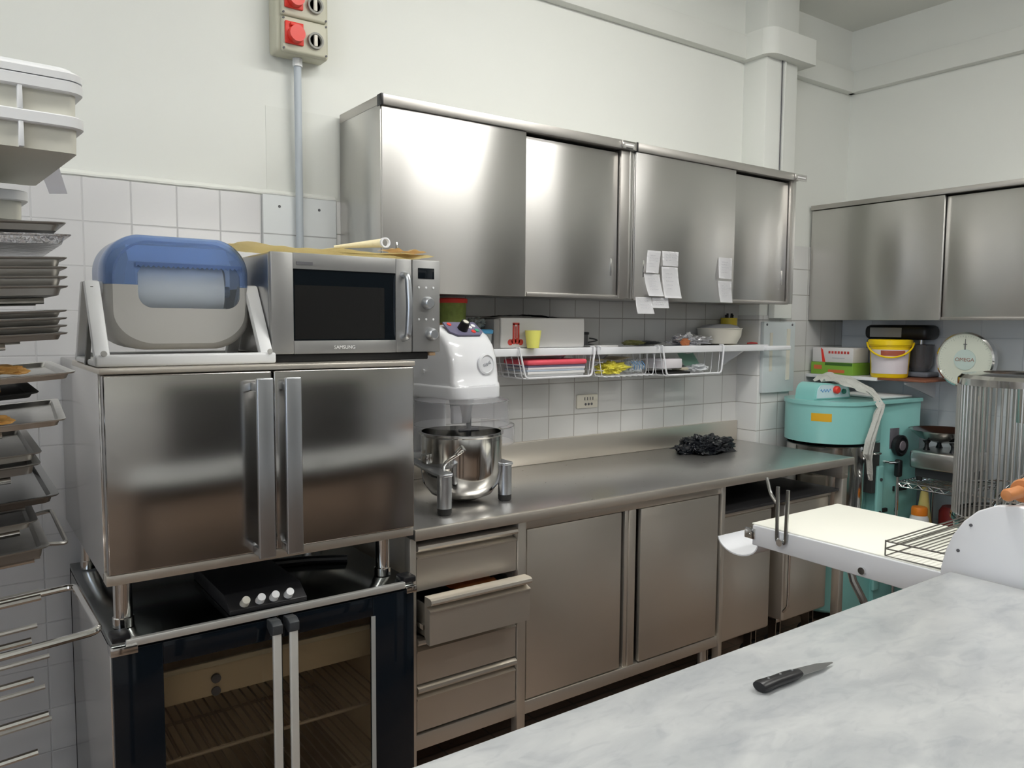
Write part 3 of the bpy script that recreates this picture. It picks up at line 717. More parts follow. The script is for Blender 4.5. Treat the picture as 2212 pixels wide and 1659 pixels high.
# ================================================================= WHITE STAND MIXER
t = thing('stand_mixer', 'white bench mixer with steel bowl on four short legs on the worktop', 'mixer', (.255, -.36, .90))
ya = R(9.0); MO = Vector((.247, -.375, 0))          # local frame: f forward, s sideways
mf = Vector((math.sin(ya), -math.cos(ya), 0)); ms = Vector((math.cos(ya), math.sin(ya), 0))
def mp(s_, f_, z): v = MO+ms*s_+mf*f_; return (v.x, v.y, z)
MM = Matrix((ms, -mf, Vector((0, 0, 1)))).transposed().to_4x4(); MM.translation = MO     # local x = side, local y = backwards
def loc(mb): bmesh.ops.transform(mb.bm, matrix=MM, verts=mb.bm.verts[:]); return mb
# four legs joined by two thin side arms
FT = {'fl': (.095, -.584), 'fr': (.375, -.519), 'rl': (.145, -.235), 'rr': (.405, -.20)}
for k_ in FT:
    x, y = FT[k_]
    ft = part('leg', MB().cyl((x, y, .922), (x, y, 1.025), .0235, n=28), S_B, t)
    part('rubber_foot', MB().lathe([(.020, .9005), (.0230, .906), (.0230, .924)], (x, y, 0), 28), RUB, ft)
for f_, r_ in (('fl', 'rl'), ('fr', 'rr')):
    (x0, y0), (x1, y1) = FT[f_], FT[r_]
    part('base_arm', MB().prism([(x0-.026, y0-.010), (x0-.016, y0-.025), (x0+.016, y0-.025), (x0+.026, y0-.010), (x0+.024, y0+.03), (x1+.016, y1), (x1-.016, y1), (x0-.024, y0+.03)], 'z', 1.025, 1.034, .003), S_B, t)
part('base_plate', MB().box(.12, .43, -.27, -.12, 1.025, 1.05, .01, 3), GLW, t)
mb = MB(); mb.box(-.10, .10, .13, .25, 1.04, 1.40, .03, 4); part('column', loc(mb), GLW, t)
# head: rounded profile swept across the width
def headring(s_, k):
    prof = [(-.26, 1.275), (.140, 1.262), (.148, 1.268), (.150, 1.300), (.142, 1.308), (.138, 1.35), (.130, 1.395), (.112, 1.438), (.084, 1.470), (.030, 1.499), (-.02, 1.503), (-.14, 1.500), (-.22, 1.48), (-.255, 1.43), (-.265, 1.36)]
    cf, cz = -.05, 1.375
    return [mpt(s_, cf+(f-cf)*(1-k), cz+(z-cz)*(1-k*.8)) for f, z in prof]
mpt = lambda s_, f, z: (s_, -f, z)
mb = MB(); rings = []
W = .104
for i in range(15):
    a = -90+180*i/14; s_ = W*math.sin(R(a)) if abs(a) < 91 else 0
    k = .0
    q = abs(math.sin(R(a)))
    rings.append(None)
ss = [-W, -W*.985, -W*.94, -W*.86, -W*.72, -W*.4, 0, W*.4, W*.72, W*.86, W*.94, W*.985, W]
kk = [.16, .10, .055, .025, .008, 0, 0, 0, .008, .025, .055, .10, .16]
mb.loft([headring(a, b) for a, b in zip(ss, kk)])
hd = part('head', loc(mb), GLW, t, sharp=60)
mb = MB(); rr = arc(0, -.10, .104, 200, 340, 14)
mb.prism([(-.110, .20)]+arc(-.060, -.108, .050, 180, 270, 6)+arc(.060, -.108, .050, 270, 360, 6)+[(.110, .20)], 'z', 1.255, 1.302, .008, 3, 'caps')
part('head_collar', loc(mb), GLW, hd)
# control panel on the sloping front of the head
n_ = Vector((0, -.5, .866)); pc = Vector((.0, -.067, 1.4945))
def pan(s_, d, h=0):   # point on the slanted panel, d along the slope (downwards), h above it
    v = Vector((s_, -.063, 1.4865))+Vector((0, -math.cos(R(36)), -math.sin(R(36))))*d+Vector((0, -math.sin(R(36)), math.cos(R(36))))*h
    return tuple(v)
mb = MB()
ring0 = [(-.070, -.036), (.070, -.036), (.074, .018), (.050, .036), (-.050, .036), (-.074, .018)]
mb.loft([[pan(a, b, .0) for a, b in ring0], [pan(a, b, .0055) for a, b in ring0]])
cp = part('control_panel', loc(mb), mat('panel_violet_grey', (.16, .15, .24), .4), hd)
mb = MB(); mb.cyl(pan(-.01, .004, .004), pan(-.01, .004, .036), .019, .015, 24); mb.box(-.004, .004, -.004, .004, 0, 0); part('speed_knob', loc(mb), BLK, cp)
mb = MB(); mb.cyl(pan(-.01, .004, .0362), pan(-.01, .004, .0372), .010, n=20); part('knob_cap', loc(mb), PWB, cp)
for s_, d, m_ in ((-.052, -.022, RED), (.030, .018, RED), (.050, .012, mat('green_button', (.05, .35, .22), .4)), (.030, -.006, PW), (.050, -.014, PW)):
    part('button', loc(MB().cyl(pan(s_, d, .005), pan(s_, d, .0075), .0085, n=16)), m_, cp)
# round emblem, side screw
mb = MB(); mb.lathe([(.036, 0), (.036, .006), (.030, .008), (.029, .005)], (.035, -.137, 1.372), 32, 'y'); bmesh.ops.transform(mb.bm, matrix=Matrix.Rotation(R(-8), 4, 'X'), verts=[]) ; part('emblem', loc(mb), GLW, hd)
mb = MB(); mb.tube([(.018+.0022*k, -.1435, 1.366+.006*math.sin(k*1.9)+.0008*k) for k in range(17)], .0012, 5); part('emblem_script', loc(mb), mat('emblem_grey', (.55, .56, .60), .4), hd)
part('side_screw', loc(MB().cyl((-.1035, .02, 1.345), (-.111, .02, 1.345), .008, n=14)), PW, hd)
# bowl, handle, guard and tool
bc = mp(-.004, .058, 0)
prof = [(.0, .906), (.06, .909), (.105, .928), (.132, .966), (.139, 1.01), (.139, 1.128), (.146, 1.134), (.146, 1.140), (.136, 1.141), (.134, 1.01), (.10, .945), (.0, .922)]
bw = part('bowl', MB().lathe(prof, (bc[0], bc[1], 0), 64, cap0=False, cap1=False), S_P, t)
mb = MB(); h0 = Vector((bc[0], bc[1], 0))+ms*(-.128)-mf*.02
d_ = (-ms*.75+mf*.65).normalized()
h0 = Vector((bc[0], bc[1], 0))+d_*.137; pr_ = Vector((-d_.y, d_.x, 0))
mb.tube(fillet_path([h0+pr_*.03+Vector((0, 0, 1.095)), h0+d_*.055+pr_*.03+Vector((0, 0, 1.10)), h0+d_*.058-pr_*.03+Vector((0, 0, 1.06)), h0+d_*.03-pr_*.03+Vector((0, 0, 1.0)), h0-d_*.005-pr_*.03+Vector((0, 0, 1.0))], .022, 6), .0055, 10)
part('bowl_handle', mb, S_P, bw)
for sg in (-1, 1):
    part('bowl_clip', loc(MB().box(sg*.150-.008, sg*.150+.008, -.06, -.03, 1.043, 1.075, .003)), S_P, bw)
part('planetary_hub', MB().cyl((bc[0], bc[1], 1.17), (bc[0], bc[1], 1.265), .03, .045, 24), S_B, t)
mb = MB(); mb.cyl((bc[0]+.03, bc[1], 1.0), (bc[0]+.03, bc[1], 1.19), .009, n=14); mb.box(bc[0]-.01, bc[0]+.07, bc[1]-.006, bc[1]+.006, 1.135, 1.148, .002)
mb.tube([(bc[0]+.03+.06*math.sin(PI*k/10), bc[1], 1.12-.14*k/10) for k in range(11)], .005, 8); mb.tube([(bc[0]+.03-.06*math.sin(PI*k/10), bc[1], 1.12-.14*k/10) for k in range(11)], .005, 8)
part('beater', mb, DGRY, t)
part('pin_bracket', MB().box(bc[0]-.05, bc[0]-.015, bc[1]-.03, bc[1]-.01, 1.17, 1.23, .003), GLW, t)
gd = MB(); gd.lathe([(.108, 1.262), (.162, 1.250), (.166, 1.165), (.163, 1.165), (.159, 1.247), (.105, 1.258)], (bc[0], bc[1], 0), 48, cap0=False, cap1=False)
g_ = part('splash_guard', gd, CLR, t)
gd = MB(); gd.lathe([(.166, 1.168), (.182, 1.164), (.184, 1.105), (.181, 1.105), (.179, 1.160), (.164, 1.165)], (bc[0], bc[1], 0), 48, cap0=False, cap1=False, a0=R(-75), a1=R(35))
part('guard_flap', gd, CLR, g_)

# ================================================================= WIRE SHELF WITH BASKETS
def white_shelf(x0, x1, label, y0=-.205):
    t = thing('wall_shelf', label, 'shelf', ((x0+x1)/2, -.1, 1.378), 'white wall shelves')
    mb = MB(); mb.box(x0, x1, y0, -.013, 1.396, 1.409, .003); part('board', mb, WENM, t)
    part('front_rail', MB().box(x0, x1, y0-.006, y0+.004, 1.379, 1.411, .004, 3), WENM, t)
    for x in (x0+.12, x1-.12): part('bracket', MB().prism([(-.013, 1.30), (-.013, 1.396), (y0+.04, 1.396), (y0+.04, 1.388), (-.022, 1.30)], 'x', x-.006, x+.006), WENM, t)
white_shelf(.36, 1.065, 'white wall shelf carrying the white cardboard box')
white_shelf(1.072, 2.236, 'long white wall shelf carrying the white bowl and the foil bag')
solo('plastic_rail', MB().box(2.20, 2.40, -.230, -.205, 1.380, 1.404, .006, 3), WENM, 'short white rail end sticking out in front of the grey electrical panel', 'rail')
def basket(x0, x1, zb, label, front=True, nx=9):
    y0, y1 = -.222, -.02; zt = 1.377
    t = thing('wire_basket', label, 'basket', ((x0+x1)/2, -.12, zb), 'white wire baskets under the shelves')
    mb = MB()
    mb.tube([Vector(p) for p in fillet_path([(x0-.012, y0, 1.405), (x0+.018, y0, zb+.002), (x1-.006, y0, zb+.002), (x1+.010, y0, 1.405)], .018, 6)], .0042, 8)
    if front: part('front_frame', mb, WENM, t)
    else: mb.bm.free()
    mb = MB()
    for y in (y0+.02+.045*k for k in range(5)):
        if y > y1: break
        mb.tube(fillet_path([(x0-.008, y, 1.39), (x0+.016, y, zb), (x1-.006, y, zb), (x1+.006, y, 1.39)], .012, 4), .0017, 6)
    for k in range(nx):
        x = x0+.03+(x1-x0-.05)*k/(nx-1); mb.tube(fillet_path([(x, y0, zb-.002), (x, y1, zb-.002), (x, y1, 1.35)], .012, 3), .0017, 6)
    for z in (1.31, 1.345): mb.tube([(x0+.012*(1.41-z)/.1-.006, y0, z), (x0+.012*(1.41-z)/.1-.006, y1, z)], .0017, 6)
    part('wire_grid', mb, WENM, t)
    for x in (x0-.010, x1+.008): part('hook', MB().tube(fillet_path([(x, y0, 1.40), (x, y0, 1.4135), (x, -.196, 1.4135)], .006, 3), .003, 6), WENM, t)
basket(.665, 1.035, 1.290, 'white wire basket under the shelf holding the red folder')
basket(1.465, 1.865, 1.277, 'white wire basket under the shelf holding white and green packs')
basket(1.09, 1.42, 1.284, 'white wire basket under the shelf holding the yellow bag', front=False)
# stacked contents of the first basket
z = 1.294
rp = random.Random(3)
labs = ['grey magazine at the bottom of the basket stack', 'white paper pad in the basket stack above the magazine', 'thin blue-white brochure in the basket stack', 'pale paper sheaf in the basket stack', 'dark striped booklet in the basket stack under the folder']
cols = [mat('magazine_grey', (.42, .43, .44), .5), mat('pad_white', (.75, .75, .74), .7), mat('brochure', (.45, .52, .62), .5), mat('sheaf', (.70, .66, .68), .7), mat('booklet', (.22, .20, .32), .5)]
for k, (lb, mm) in enumerate(zip(labs, cols)):
    h = (.010, .011, .007, .009, .008)[k]; a = rp.uniform(-.012, .012)
    solo('magazine', MB().box(.705+a, 1.005+a, -.205, -.05, z, z+h, .0015), mm, lb, 'magazine', 'papers in the first basket'); z += h+.0006
solo('folder', MB().box(.70, 1.012, -.215, -.04, z, z+.021, .009, 3), PINK, 'glossy pinkish red folder on top of the papers in the basket', 'folder')
# middle: yellow bag, striped plastic bag, papers
def lump(c, s, seed, mm, name, label, cat, rough=.35, sub=5, flat=0, sharp=30):
    mb = MB(); vs = mb.ball((0, 0, 0), 1, sub)
    for v in vs:
        p = v.co.normalized(); r = .8+rough*noise.fractal(p*1.9+Vector((seed, seed*2, 1)), 1, 2, 4)+.25*rough*abs(noise.noise(p*6+Vector((seed, 0, 0))))
        v.co = Vector((c[0]+p.x*s[0]*r, c[1]+p.y*s[1]*r, max(c[2]+p.z*s[2]*r, c[2]-s[2]*.8) if flat else c[2]+p.z*s[2]*r))
    return solo(name, mb, mm, label, cat, sharp=sharp)
lump((1.205, -.15, 1.315), (.075, .05, .030), 4, mat('yellow_bag', (.86, .78, .10), .35, trans=.1), 'plastic_bag', 'bright yellow crumpled plastic bag in the basket under the shelf', 'bag', .6, flat=1)
t = lump((1.350, -.13, 1.319), (.062, .045, .032), 9, mat('milky_bag', (.72, .76, .78), .25, trans=.15), 'plastic_bag', 'white plastic bag with blue print in the basket under the shelf', 'bag', .5, flat=1)
mb = MB()
for k in range(5): mb.tube([(1.305+.016*k+.02*q/6, -.185+.004*abs(q-3), 1.345-.038*q/6) for q in range(7)], .0018, 5)
o = build('blue_print', mb, TXB, None, shift=ORG_[t.name]); o.parent = t
solo('paper_sheaf', MB().grid(lambda u, v: (1.10+.20*u, -.19+.14*v, 1.350+.01*u+.004*math.sin(u*8)), 14, 6, .008), mat('tan_paper', (.62, .56, .46), .8), 'tan and pale papers lying above the yellow bag', 'paper')
# third basket
solo('dark_tray', MB().box(1.50, 1.66, -.205, -.07, 1.281, 1.291, .003), BLKM, 'thin black tray at the bottom of the wire basket', 'tray')
solo('white_pack', MB().box(1.49, 1.62, -.19, -.07, 1.305, 1.352, .006), mat('pack_lilac', (.72, .69, .72), .6), 'pale lilac carton in the wire basket at the right', 'pack')
lump((1.65, -.15, 1.300), (.05, .04, .010), 2, mat('beige_bag', (.60, .55, .45), .5), 'folded_bag', 'small beige folded bag in the right wire basket', 'bag', .3)
lump((1.765, -.14, 1.300), (.075, .05, .022), 5, mat('clear_white_bag', (.80, .82, .84), .3, trans=.2), 'plastic_bag', 'white crumpled plastic bag at the right end of the right basket', 'bag', .6, flat=1)
solo('green_sheet', MB().grid(lambda u, v: (1.66+.11*u+.02*v, -.12-.03*v, 1.372-.060*v+.004*math.sin(u*7)), 8, 8, .002), mat('green_sheet', (.30, .52, .42), .5, trans=.2), 'pale green plastic sheet hanging in the right wire basket', 'sheet')
# on the shelves
t = thing('cardboard_box', 'large white cardboard box with red printed emblem on the wall shelf', 'box', (.83, -.11, 1.4115))
part('carton', MB().box(.585, 1.016, -.190, -.03, 1.4115, 1.532, .008, 3), mat('white_carton', (.66, .65, .63), .7), t)
mb = MB(); yb = -.1915
mb.box(.641, .650, yb, -.189, 1.445, 1.508); mb.box(.664, .673, yb, -.189, 1.445, 1.508); mb.box(.641, .673, yb, -.189, 1.503, 1.512); mb.box(.654, .660, yb, -.189, 1.45, 1.498)
for k in range(4): mb.lathe([(.012, 0), (.012, .0015)], (.629+.017*k, -.1905, 1.435+(.004 if k in (1, 2) else 0)), 14, 'y')
part('red_emblem', mb, TXR, t)
mb = MB(); mb.grid(lambda u, v: (.56+.34*u, -.17+.10*v, 1.534+.010*math.sin(PI*u)*(1-v*.3)+.004*noise.noise((u*8, v*4, 2))), 24, 8, .006)
solo('black_sheet', mb, BLKM, 'black folded sheet lying on the white cardboard box', 'sheet')
solo('cardboard_sheet', MB().box(.555, .582, -.185, -.04, 1.4115, 1.525, .002), CARD, 'grey cardboard piece standing at the left side of the white box', 'cardboard')
def cup(name, c, r0, r1, h, mm, label, cat, lidm=None, lidh=.012, n=28):
    t = thing(name, label, cat, (c[0], c[1], c[2]))
    part('container', MB().lathe([(r0, c[2]), (r1, c[2]+h), (r1-.003, c[2]+h), (r0-.003, c[2]+.004)], (c[0], c[1], 0), n, cap1=True), mm, t)
    if lidm: part('lid', MB().lathe([(r1+.004, c[2]+h-.004), (r1+.005, c[2]+h+lidh*.7), (r1-.002, c[2]+h+lidh), (0.001, c[2]+h+lidh)], (c[0], c[1], 0), n), lidm, t)
    return t
solo('yellow_cup', MB().lathe([(.024, 1.4125), (.033, 1.482), (.031, 1.482), (.023, 1.416)], (.712, -.2015, 0), 26), YEC, 'small translucent yellow cup in front of the white cardboard box', 'cup')
bpy.data.objects['yellow_cup'].location.y -= .028
# boxes stacked behind the mixer
zt_ = 1.4115
cup('food_container', (.42, -.10, zt_), .05, .054, .078, mat('dim_container', (.50, .47, .42), .4, trans=.2), 'clear food tub with orange lid, lower of the pair behind the mixer', 'container', ORG, .018)
cup('food_container', (.42, -.10, zt_+.098), .050, .053, .080, OLV, 'green food tub with red lid, on top of the orange-lidded tub', 'container', RED, .015)
cup('food_container', (.512, -.168, zt_), .034, .038, .062, mat('tub_clear', (.55, .60, .62), .3, trans=.3), 'small clear tub with blue lid beside the mixer', 'container', BLUL, .012)
lump((.530, -.095, 1.507), (.042, .045, .028), 11, mat('clear_bag', (.62, .68, .66), .15, trans=.5), 'plastic_bag', 'clear plastic bag with green things behind the mixer', 'bag', .4)
solo('container_base', MB().box(.485, .552, -.125, -.04, zt_, 1.480, .004), CARD, 'grey carton under the clear plastic bag', 'carton')
cup('jar', (1.095, -.09, zt_), .020, .020, .055, mat('jar_dark', (.10, .10, .10), .3), 'small dark jar right of the white cardboard box', 'jar', BLK, .008)
solo('cable_coil', MB().tube([(1.15+.03*math.cos(a*.7), -.08+.02*math.sin(a*.7), 1.413+.003*a) for a in range(12)], .003, 6), DGRY, 'small coiled dark cable on the long shelf', 'cable')
solo('white_board', MB().box(1.085, 1.20, -.200, -.10, 1.4105, 1.418, .002), mat('board_white', (.70, .69, .68), .6), 'thin white plastic board lying on the long shelf', 'board')
lump((1.40, -.08, 1.424), (.07, .03, .013), 3, mat('green_pack', (.20, .20, .07), .5), 'food_pack', 'flat dull green pack lying on the long shelf', 'pack', .4, flat=1)
lump((1.52, -.06, 1.4225), (.09, .04, .011), 6, DGRY, 'dark_bag', 'flat dark grey bag lying on the long shelf', 'bag', .3, flat=1)
lump((1.71, -.14, 1.432), (.115, .045, .030), 8, FOIL, 'foil_bag', 'crumpled silver foil bag on the long shelf', 'bag', .9, 5, flat=1)
lump((1.63, -.195, 1.428), (.035, .012, .020), 14, mat('orange_print', (.62, .22, .09), .5), 'bread_pack', 'small orange-brown pack in front of the foil bag', 'pack', .3, flat=1)
t = thing('bowl', 'large cream white bowl with a grey lid on the long shelf', 'bowl', (1.955, -.11, 1.4115))
part('bowl_body', MB().lathe([(.055, 1.4115), (.085, 1.418), (.105, 1.455), (.108, 1.488), (.112, 1.49), (.110, 1.494), (.100, 1.490), (.095, 1.45), (.05, 1.42)], (1.955, -.125, 0), 48), PWB, t)
part('lid', MB().lathe([(.100, 1.492), (.085, 1.505), (.05, 1.513), (.001, 1.514)], (1.955, -.125, 0), 40), mat('lid_grey', (.36, .36, .37), .5), t)
t = thing('utensil_holder', 'yellow holder with black-handled tools behind the white bowl', 'holder', (2.09, -.055, 1.4115))
part('holder', MB().lathe([(.036, 1.4115), (.042, 1.545), (.039, 1.545), (.033, 1.415)], (2.112, -.055, 0), 24), mat('yellow_tub', (.72, .55, .05), .45), t)
for k, (dx, dy) in enumerate(((-.018, 0), (.002, .012), (.018, -.004), (.026, .01))):
    part('tool_handle', MB().tube([(2.112+dx*.6, -.055+dy, 1.45), (2.112+dx*1.3, -.055+dy, 1.562+.006*(k % 2))], .006, 8), BLK, t)
solo('red_tool', MB().tube([(2.12, -.17, 1.417), (2.16, -.16, 1.418), (2.215, -.155, 1.416)], [.004, .0055, .004], 10), mat('red_handle', (.50, .03, .03), .4), 'small dark red tool lying at the right end of the long shelf', 'tool')

# ================================================================= RIGHT-HAND SHELF
t = thing('corner_shelf', 'white shelf board under the right wall cabinets with brown end', 'shelf', (3.04, -.35, 1.205))
part('board', MB().box(2.86, X1-.013, -.44, -.013, 1.215, 1.233, .002), WENM, t)
part('brown_board', MB().box(2.862, X1-.013, -.70, -.442, 1.222, 1.233, .002), mat('brown_board', (.24, .09, .05), .5), t, 'brown end of the board')
part('bracket', MB().prism([(3.211, 1.12), (3.211, 1.214), (2.90, 1.214), (2.90, 1.205), (3.20, 1.12)], 'y', -.12, -.108), WENM, t)
part('bracket', MB().prism([(3.211, 1.12), (3.211, 1.214), (2.90, 1.214), (2.90, 1.205), (3.20, 1.12)], 'y', -.58, -.568), WENM, t)
t = thing('green_box', 'flat green carton on the corner shelf, under the white and red one', 'box', (2.99, -.16, 1.234))
part('carton', MB().box(2.88, 3.05, -.29, -.03, 1.234, 1.302, .003), GRN, t)
mb = MB(); mb.box(2.8785, 2.8805, -.24, -.14, 1.245, 1.262); mb.box(2.8785, 2.8805, -.10, -.05, 1.262, 1.285); part('red_print', mb, mat('print_orange', (.65, .16, .06), .5), t)
part('dark_print', MB().box(2.8785, 2.8805, -.285, -.12, 1.286, 1.301), mat('print_dark_green', (.05, .14, .02), .5), t)
t = thing('white_box', 'white carton with a red corner and red lettering, on the green carton', 'box', (2.98, -.16, 1.3025))
part('carton', MB().box(2.885, 3.04, -.285, -.035, 1.3025, 1.385, .003), mat('carton_white', (.70, .68, .68), .6), t)
part('red_corner', MB().prism([(-.100, 1.304), (-.118, 1.304), (-.100, 1.375), (-.088, 1.384)], 'x', 2.883, 2.886), RED, t)
mb = MB()
for k in range(7): mb.box(2.8835, 2.8855, -.262+.019*k, -.250+.019*k, 1.352, 1.366)
part('red_lettering', mb, TXR, t)
part('grey_lettering', MB().box(2.8835, 2.8855, -.235, -.16, 1.325, 1.330), mat('print_grey', (.5, .5, .52), .6), t)
# yellow bucket
BX, BY, BZ = 2.955, -.455, 1.234
t = thing('bucket', 'yellow plastic bucket with white label and arched handle on the corner shelf', 'bucket', (BX, BY, BZ))
part('pail', MB().lathe([(.086, BZ), (.092, BZ+.01), (.100, BZ+.165), (.105, BZ+.168), (.105, BZ+.176), (.096, BZ+.176)], (BX, BY, 0), 44), YEL, t)
part('lid', MB().lathe([(.107, BZ+.172), (.110, BZ+.176), (.110, BZ+.198), (.104, BZ+.203), (.098, BZ+.198), (.001, BZ+.197)], (BX, BY, 0), 44), YEL, t)
vd = math.atan2(-2.71-BY, -1.172-BX)
lb_ = part('label', MB().lathe([(.0945, BZ+.022), (.1012, BZ+.150)], (BX, BY, 0), 30, cap0=False, cap1=False, a0=vd-1.15, a1=vd+1.15), mat('bucket_label', (.72, .66, .70), .45), t)
part('label_print', MB().lathe([(.0998, BZ+.118), (.1018, BZ+.146)], (BX, BY, 0), 16, cap0=False, cap1=False, a0=vd-.45, a1=vd+.80), mat('print_brown_red', (.40, .10, .06), .5), lb_)
mb = MB(); pts = []
for k in range(25):
    a = vd-1.5+3.0*k/24; q = math.sin(PI*k/24)
    pts.append((BX+.114*math.cos(a), BY+.114*math.sin(a), BZ+.185-.075*q))
mb.tube(pts, .0048, 8); part('handle', mb, YEL, t)
# dark stand mixer behind the bucket
t = thing('kitchen_mixer', 'dark grey kitchen mixer with clear bowl behind the yellow bucket', 'mixer', (3.10, -.45, 1.234))
mb = MB(); mb.box(3.075, 3.205, -.36, -.24, 1.234, 1.44, .02, 3); mb.box(3.075, 3.205, -.60, -.24, 1.2345, 1.262, .01, 3); part('stand', mb, mat('mixer_grey', (.20, .22, .26), .4), t)
mb = MB(); mb.box(3.055, 3.205, -.60, -.24, 1.435, 1.515, .03, 4); part('head', mb, BLK, t)
part('head_band', MB().box(3.0535, 3.056, -.46, -.28, 1.448, 1.50, .001), mat('band_grey', (.30, .30, .30), .4), t)
part('mixing_bowl', MB().lathe([(.04, 1.264), (.062, 1.30), (.066, 1.40), (.069, 1.41), (.064, 1.405), (.058, 1.31), (.035, 1.27)], (3.14, -.525, 0), 36), mat('smoky_bowl', (.30, .30, .32), .1, trans=.6), t)
part('whisk_shaft', MB().cyl((3.14, -.525, 1.34), (3.14, -.525, 1.44), .01), S_P, t)

# ================================================================= TEAL SPIRAL MIXER
t = thing('spiral_mixer', 'large teal dough mixer with steel bowl standing in the corner', 'mixer', (2.70, -.40, 0))
ax = Vector((.995, -.10, 0)).normalized(); TO = Vector((2.53, -.375, 0)); sd = Vector((-ax.y, ax.x, 0))   # sd points to the back wall
TM = Matrix((ax, sd, Vector((0, 0, 1)))).transposed().to_4x4(); TM.translation = TO
def tl(mb): bmesh.ops.transform(mb.bm, matrix=TM, verts=mb.bm.verts[:]); return mb
rad = .215
hd = part('head', tl(MB().prism(arc(0, 0, rad, 90, 270, 20)+[(.14, -.205), (.14, .205)], 'z', .925, 1.118, .012, 3, 'caps')), TEAL, t)
part('head_rim', tl(MB().prism(arc(0, 0, rad+.006, 90, 270, 20)+[(.49, -.200), (.49, .200)], 'z', 1.114, 1.134, .004, 2, 'caps')), TEAL, hd)
part('column', tl(MB().prism([(.13, .925), (.13, 1.12), (.49, 1.12), (.49, .05), (.15, .05), (.15, .80), (.14, .83), (.13, .83)], 'y', -.19, .19, .006)), TEAL, t)
part('base', tl(MB().prism(arc(-.0, 0, .17, 90, 270, 14)+[(.22, -.17), (.22, .17)], 'z', .05, .50, .02, 3, 'caps')), TEAL, t)
part('bowl', tl(MB().lathe([(.14, .52), (.185, .56), (.195, .60), (.195, .903), (.200, .908), (.192, .910), (.188, .60), (.13, .53)], (-.01, 0, 0), 48)), S_P, t)
part('bowl_grip', tl(MB().tube(fillet_path([(.06, -.165, .87), (.07, -.225, .87), (.12, -.23, .87), (.13, -.18, .87)], .02), .006, 8)), S_P, t)
part('dark_recess', tl(MB().box(.10, .158, -.1925, .12, .66, .918, .002)), mat('recess_grey', (.05, .055, .055), .6), t)
part('door_edge', tl(MB().box(.130, .180, -.206, -.188, .15, .80, .008, 3)), TEAL, t)
for z in (.34, .56, .73): part('hinge_screw', tl(MB().cyl((.155, -.205, z), (.155, -.212, z), .008, n=10)), DGRY, t)
part('rating_plate', tl(MB().box(.235, .310, -.1925, -.189, .88, .985, .001)), mat('rating_plate', (.20, .19, .22), .4, .4), t)
hw = part('hand_wheel', tl(MB().lathe([(.048, 0), (.055, .01), (.055, .028), (.044, .034), (.036, .028), (.026, .032), (.001, .032)], (.295, -.192, .895), 32, 'y')), BLK, t)
part('wheel_cap', tl(MB().lathe([(.026, 0), (.023, .003)], (.295, -.2245, .895), 20, 'y')), mat('wheel_cap', (.25, .22, .25), .35), hw)
part('lever', tl(MB().tube([(.195, -.19, .815), (.195, -.217, .815), (.270, -.222, .81)], .008, 10)), S_P, t)
part('lever_grip', tl(MB().box(.262, .292, -.235, -.200, .735, .825, .010, 3)), BLK, t)
part('latch', tl(MB().box(.275, .38, -.205, -.189, .655, .682, .004)), BLKM, t)
part('small_latch', tl(MB().box(.185, .225, -.205, -.189, .555, .575, .004)), BLKM, t)
# control console on the head
co = [(-.165, 1.134)]+arc(-.105, 1.165, .055, 180, 90, 6)+arc(.075, 1.175, .03, 90, 0, 5)+[(.115, 1.134)]
part('console', tl(MB().prism(co, 'y', -.040, .08, .004, 2, 'front')), TEAL, hd)
pn = part('console_panel', tl(MB().prism([(-.148, 1.142)]+arc(-.102, 1.167, .044, 170, 95, 6)+arc(.065, 1.172, .026, 90, 0, 5)+[(.098, 1.142)], 'y', -.0435, -.039)), mat('console_panel', (.62, .75, .80), .35), hd)
part('red_button', tl(MB().lathe([(.020, 0), (.020, .014), (.014, .020), (.001, .020)], (-.01, -.044, 1.182), 24, 'y')), RED, pn)
part('green_button', tl(MB().lathe([(.013, 0), (.012, .010), (.001, .010)], (.050, -.044, 1.172), 20, 'y')), mat('green_knob', (.02, .16, .12), .35), pn)
part('script', tl(MB().tube([(-.125+.006*k, -.0445, 1.180+.008*math.sin(k*1.7)) for k in range(14)], .0018, 5)), TXB, pn)
# amber sticker follows the curved head
part('amber_sticker', tl(MB().lathe([(rad+.0008, 1.035), (rad+.0012, 1.075)], (0, 0, 0), 14, cap0=False, cap1=False, a0=R(196), a1=R(222))), AMB, hd)
solo('paper_tray', tl(MB().box(.20, .44, -.17, .12, 1.1365, 1.147, .003)), mat('tray_white', (.66, .68, .68), .5), 'white flat tray lying on top of the teal mixer', 'tray')
# cloth: lies over the console, then hangs down in a narrow strip
CP = [(-.06, .02, 1.226, .10), (.00, .01, 1.252, .17), (.06, -.02, 1.262, .21), (.110, -.08, 1.245, .21), (.120, -.16, 1.190, .18), (.090, -.236, 1.120, .09), (.040, -.246, 1.04, .060), (.000, -.246, .95, .064), (-.015, -.244, .88, .052), (.000, -.240, .85, .022), (.012, -.238, .78, .026), (.022, -.236, .745, .012)]
def cloth(u, v):
    f = u*(len(CP)-1); i = min(int(f), len(CP)-2); q = f-i; q = q*q*(3-2*q)
    a, b = CP[i], CP[i+1]; x, y, z, w_ = (a[k]+(b[k]-a[k])*q for k in range(4))
    h = min(1, max(0, (u-.25)/.25)); d = (.25+.75*h, 1-h)
    k = (v-.5)*w_; fold = .010*math.cos((v-.5)*15+u*6)*(.5+.5*h)
    return tuple(TM@Vector((x+d[0]*k, y+d[1]*k-fold*h-.004*h, z+fold*(1-h)-.085*(1-v)**2*(1-h)*min(1, u*5)+.018*noise.noise((u*11, v*4, 3))*(1-h))))
solo('tea_towel', MB().grid(cloth, 80, 16, .004), CLO, 'grey-white cloth draped over the teal mixer and hanging down its side', 'cloth', sharp=60)

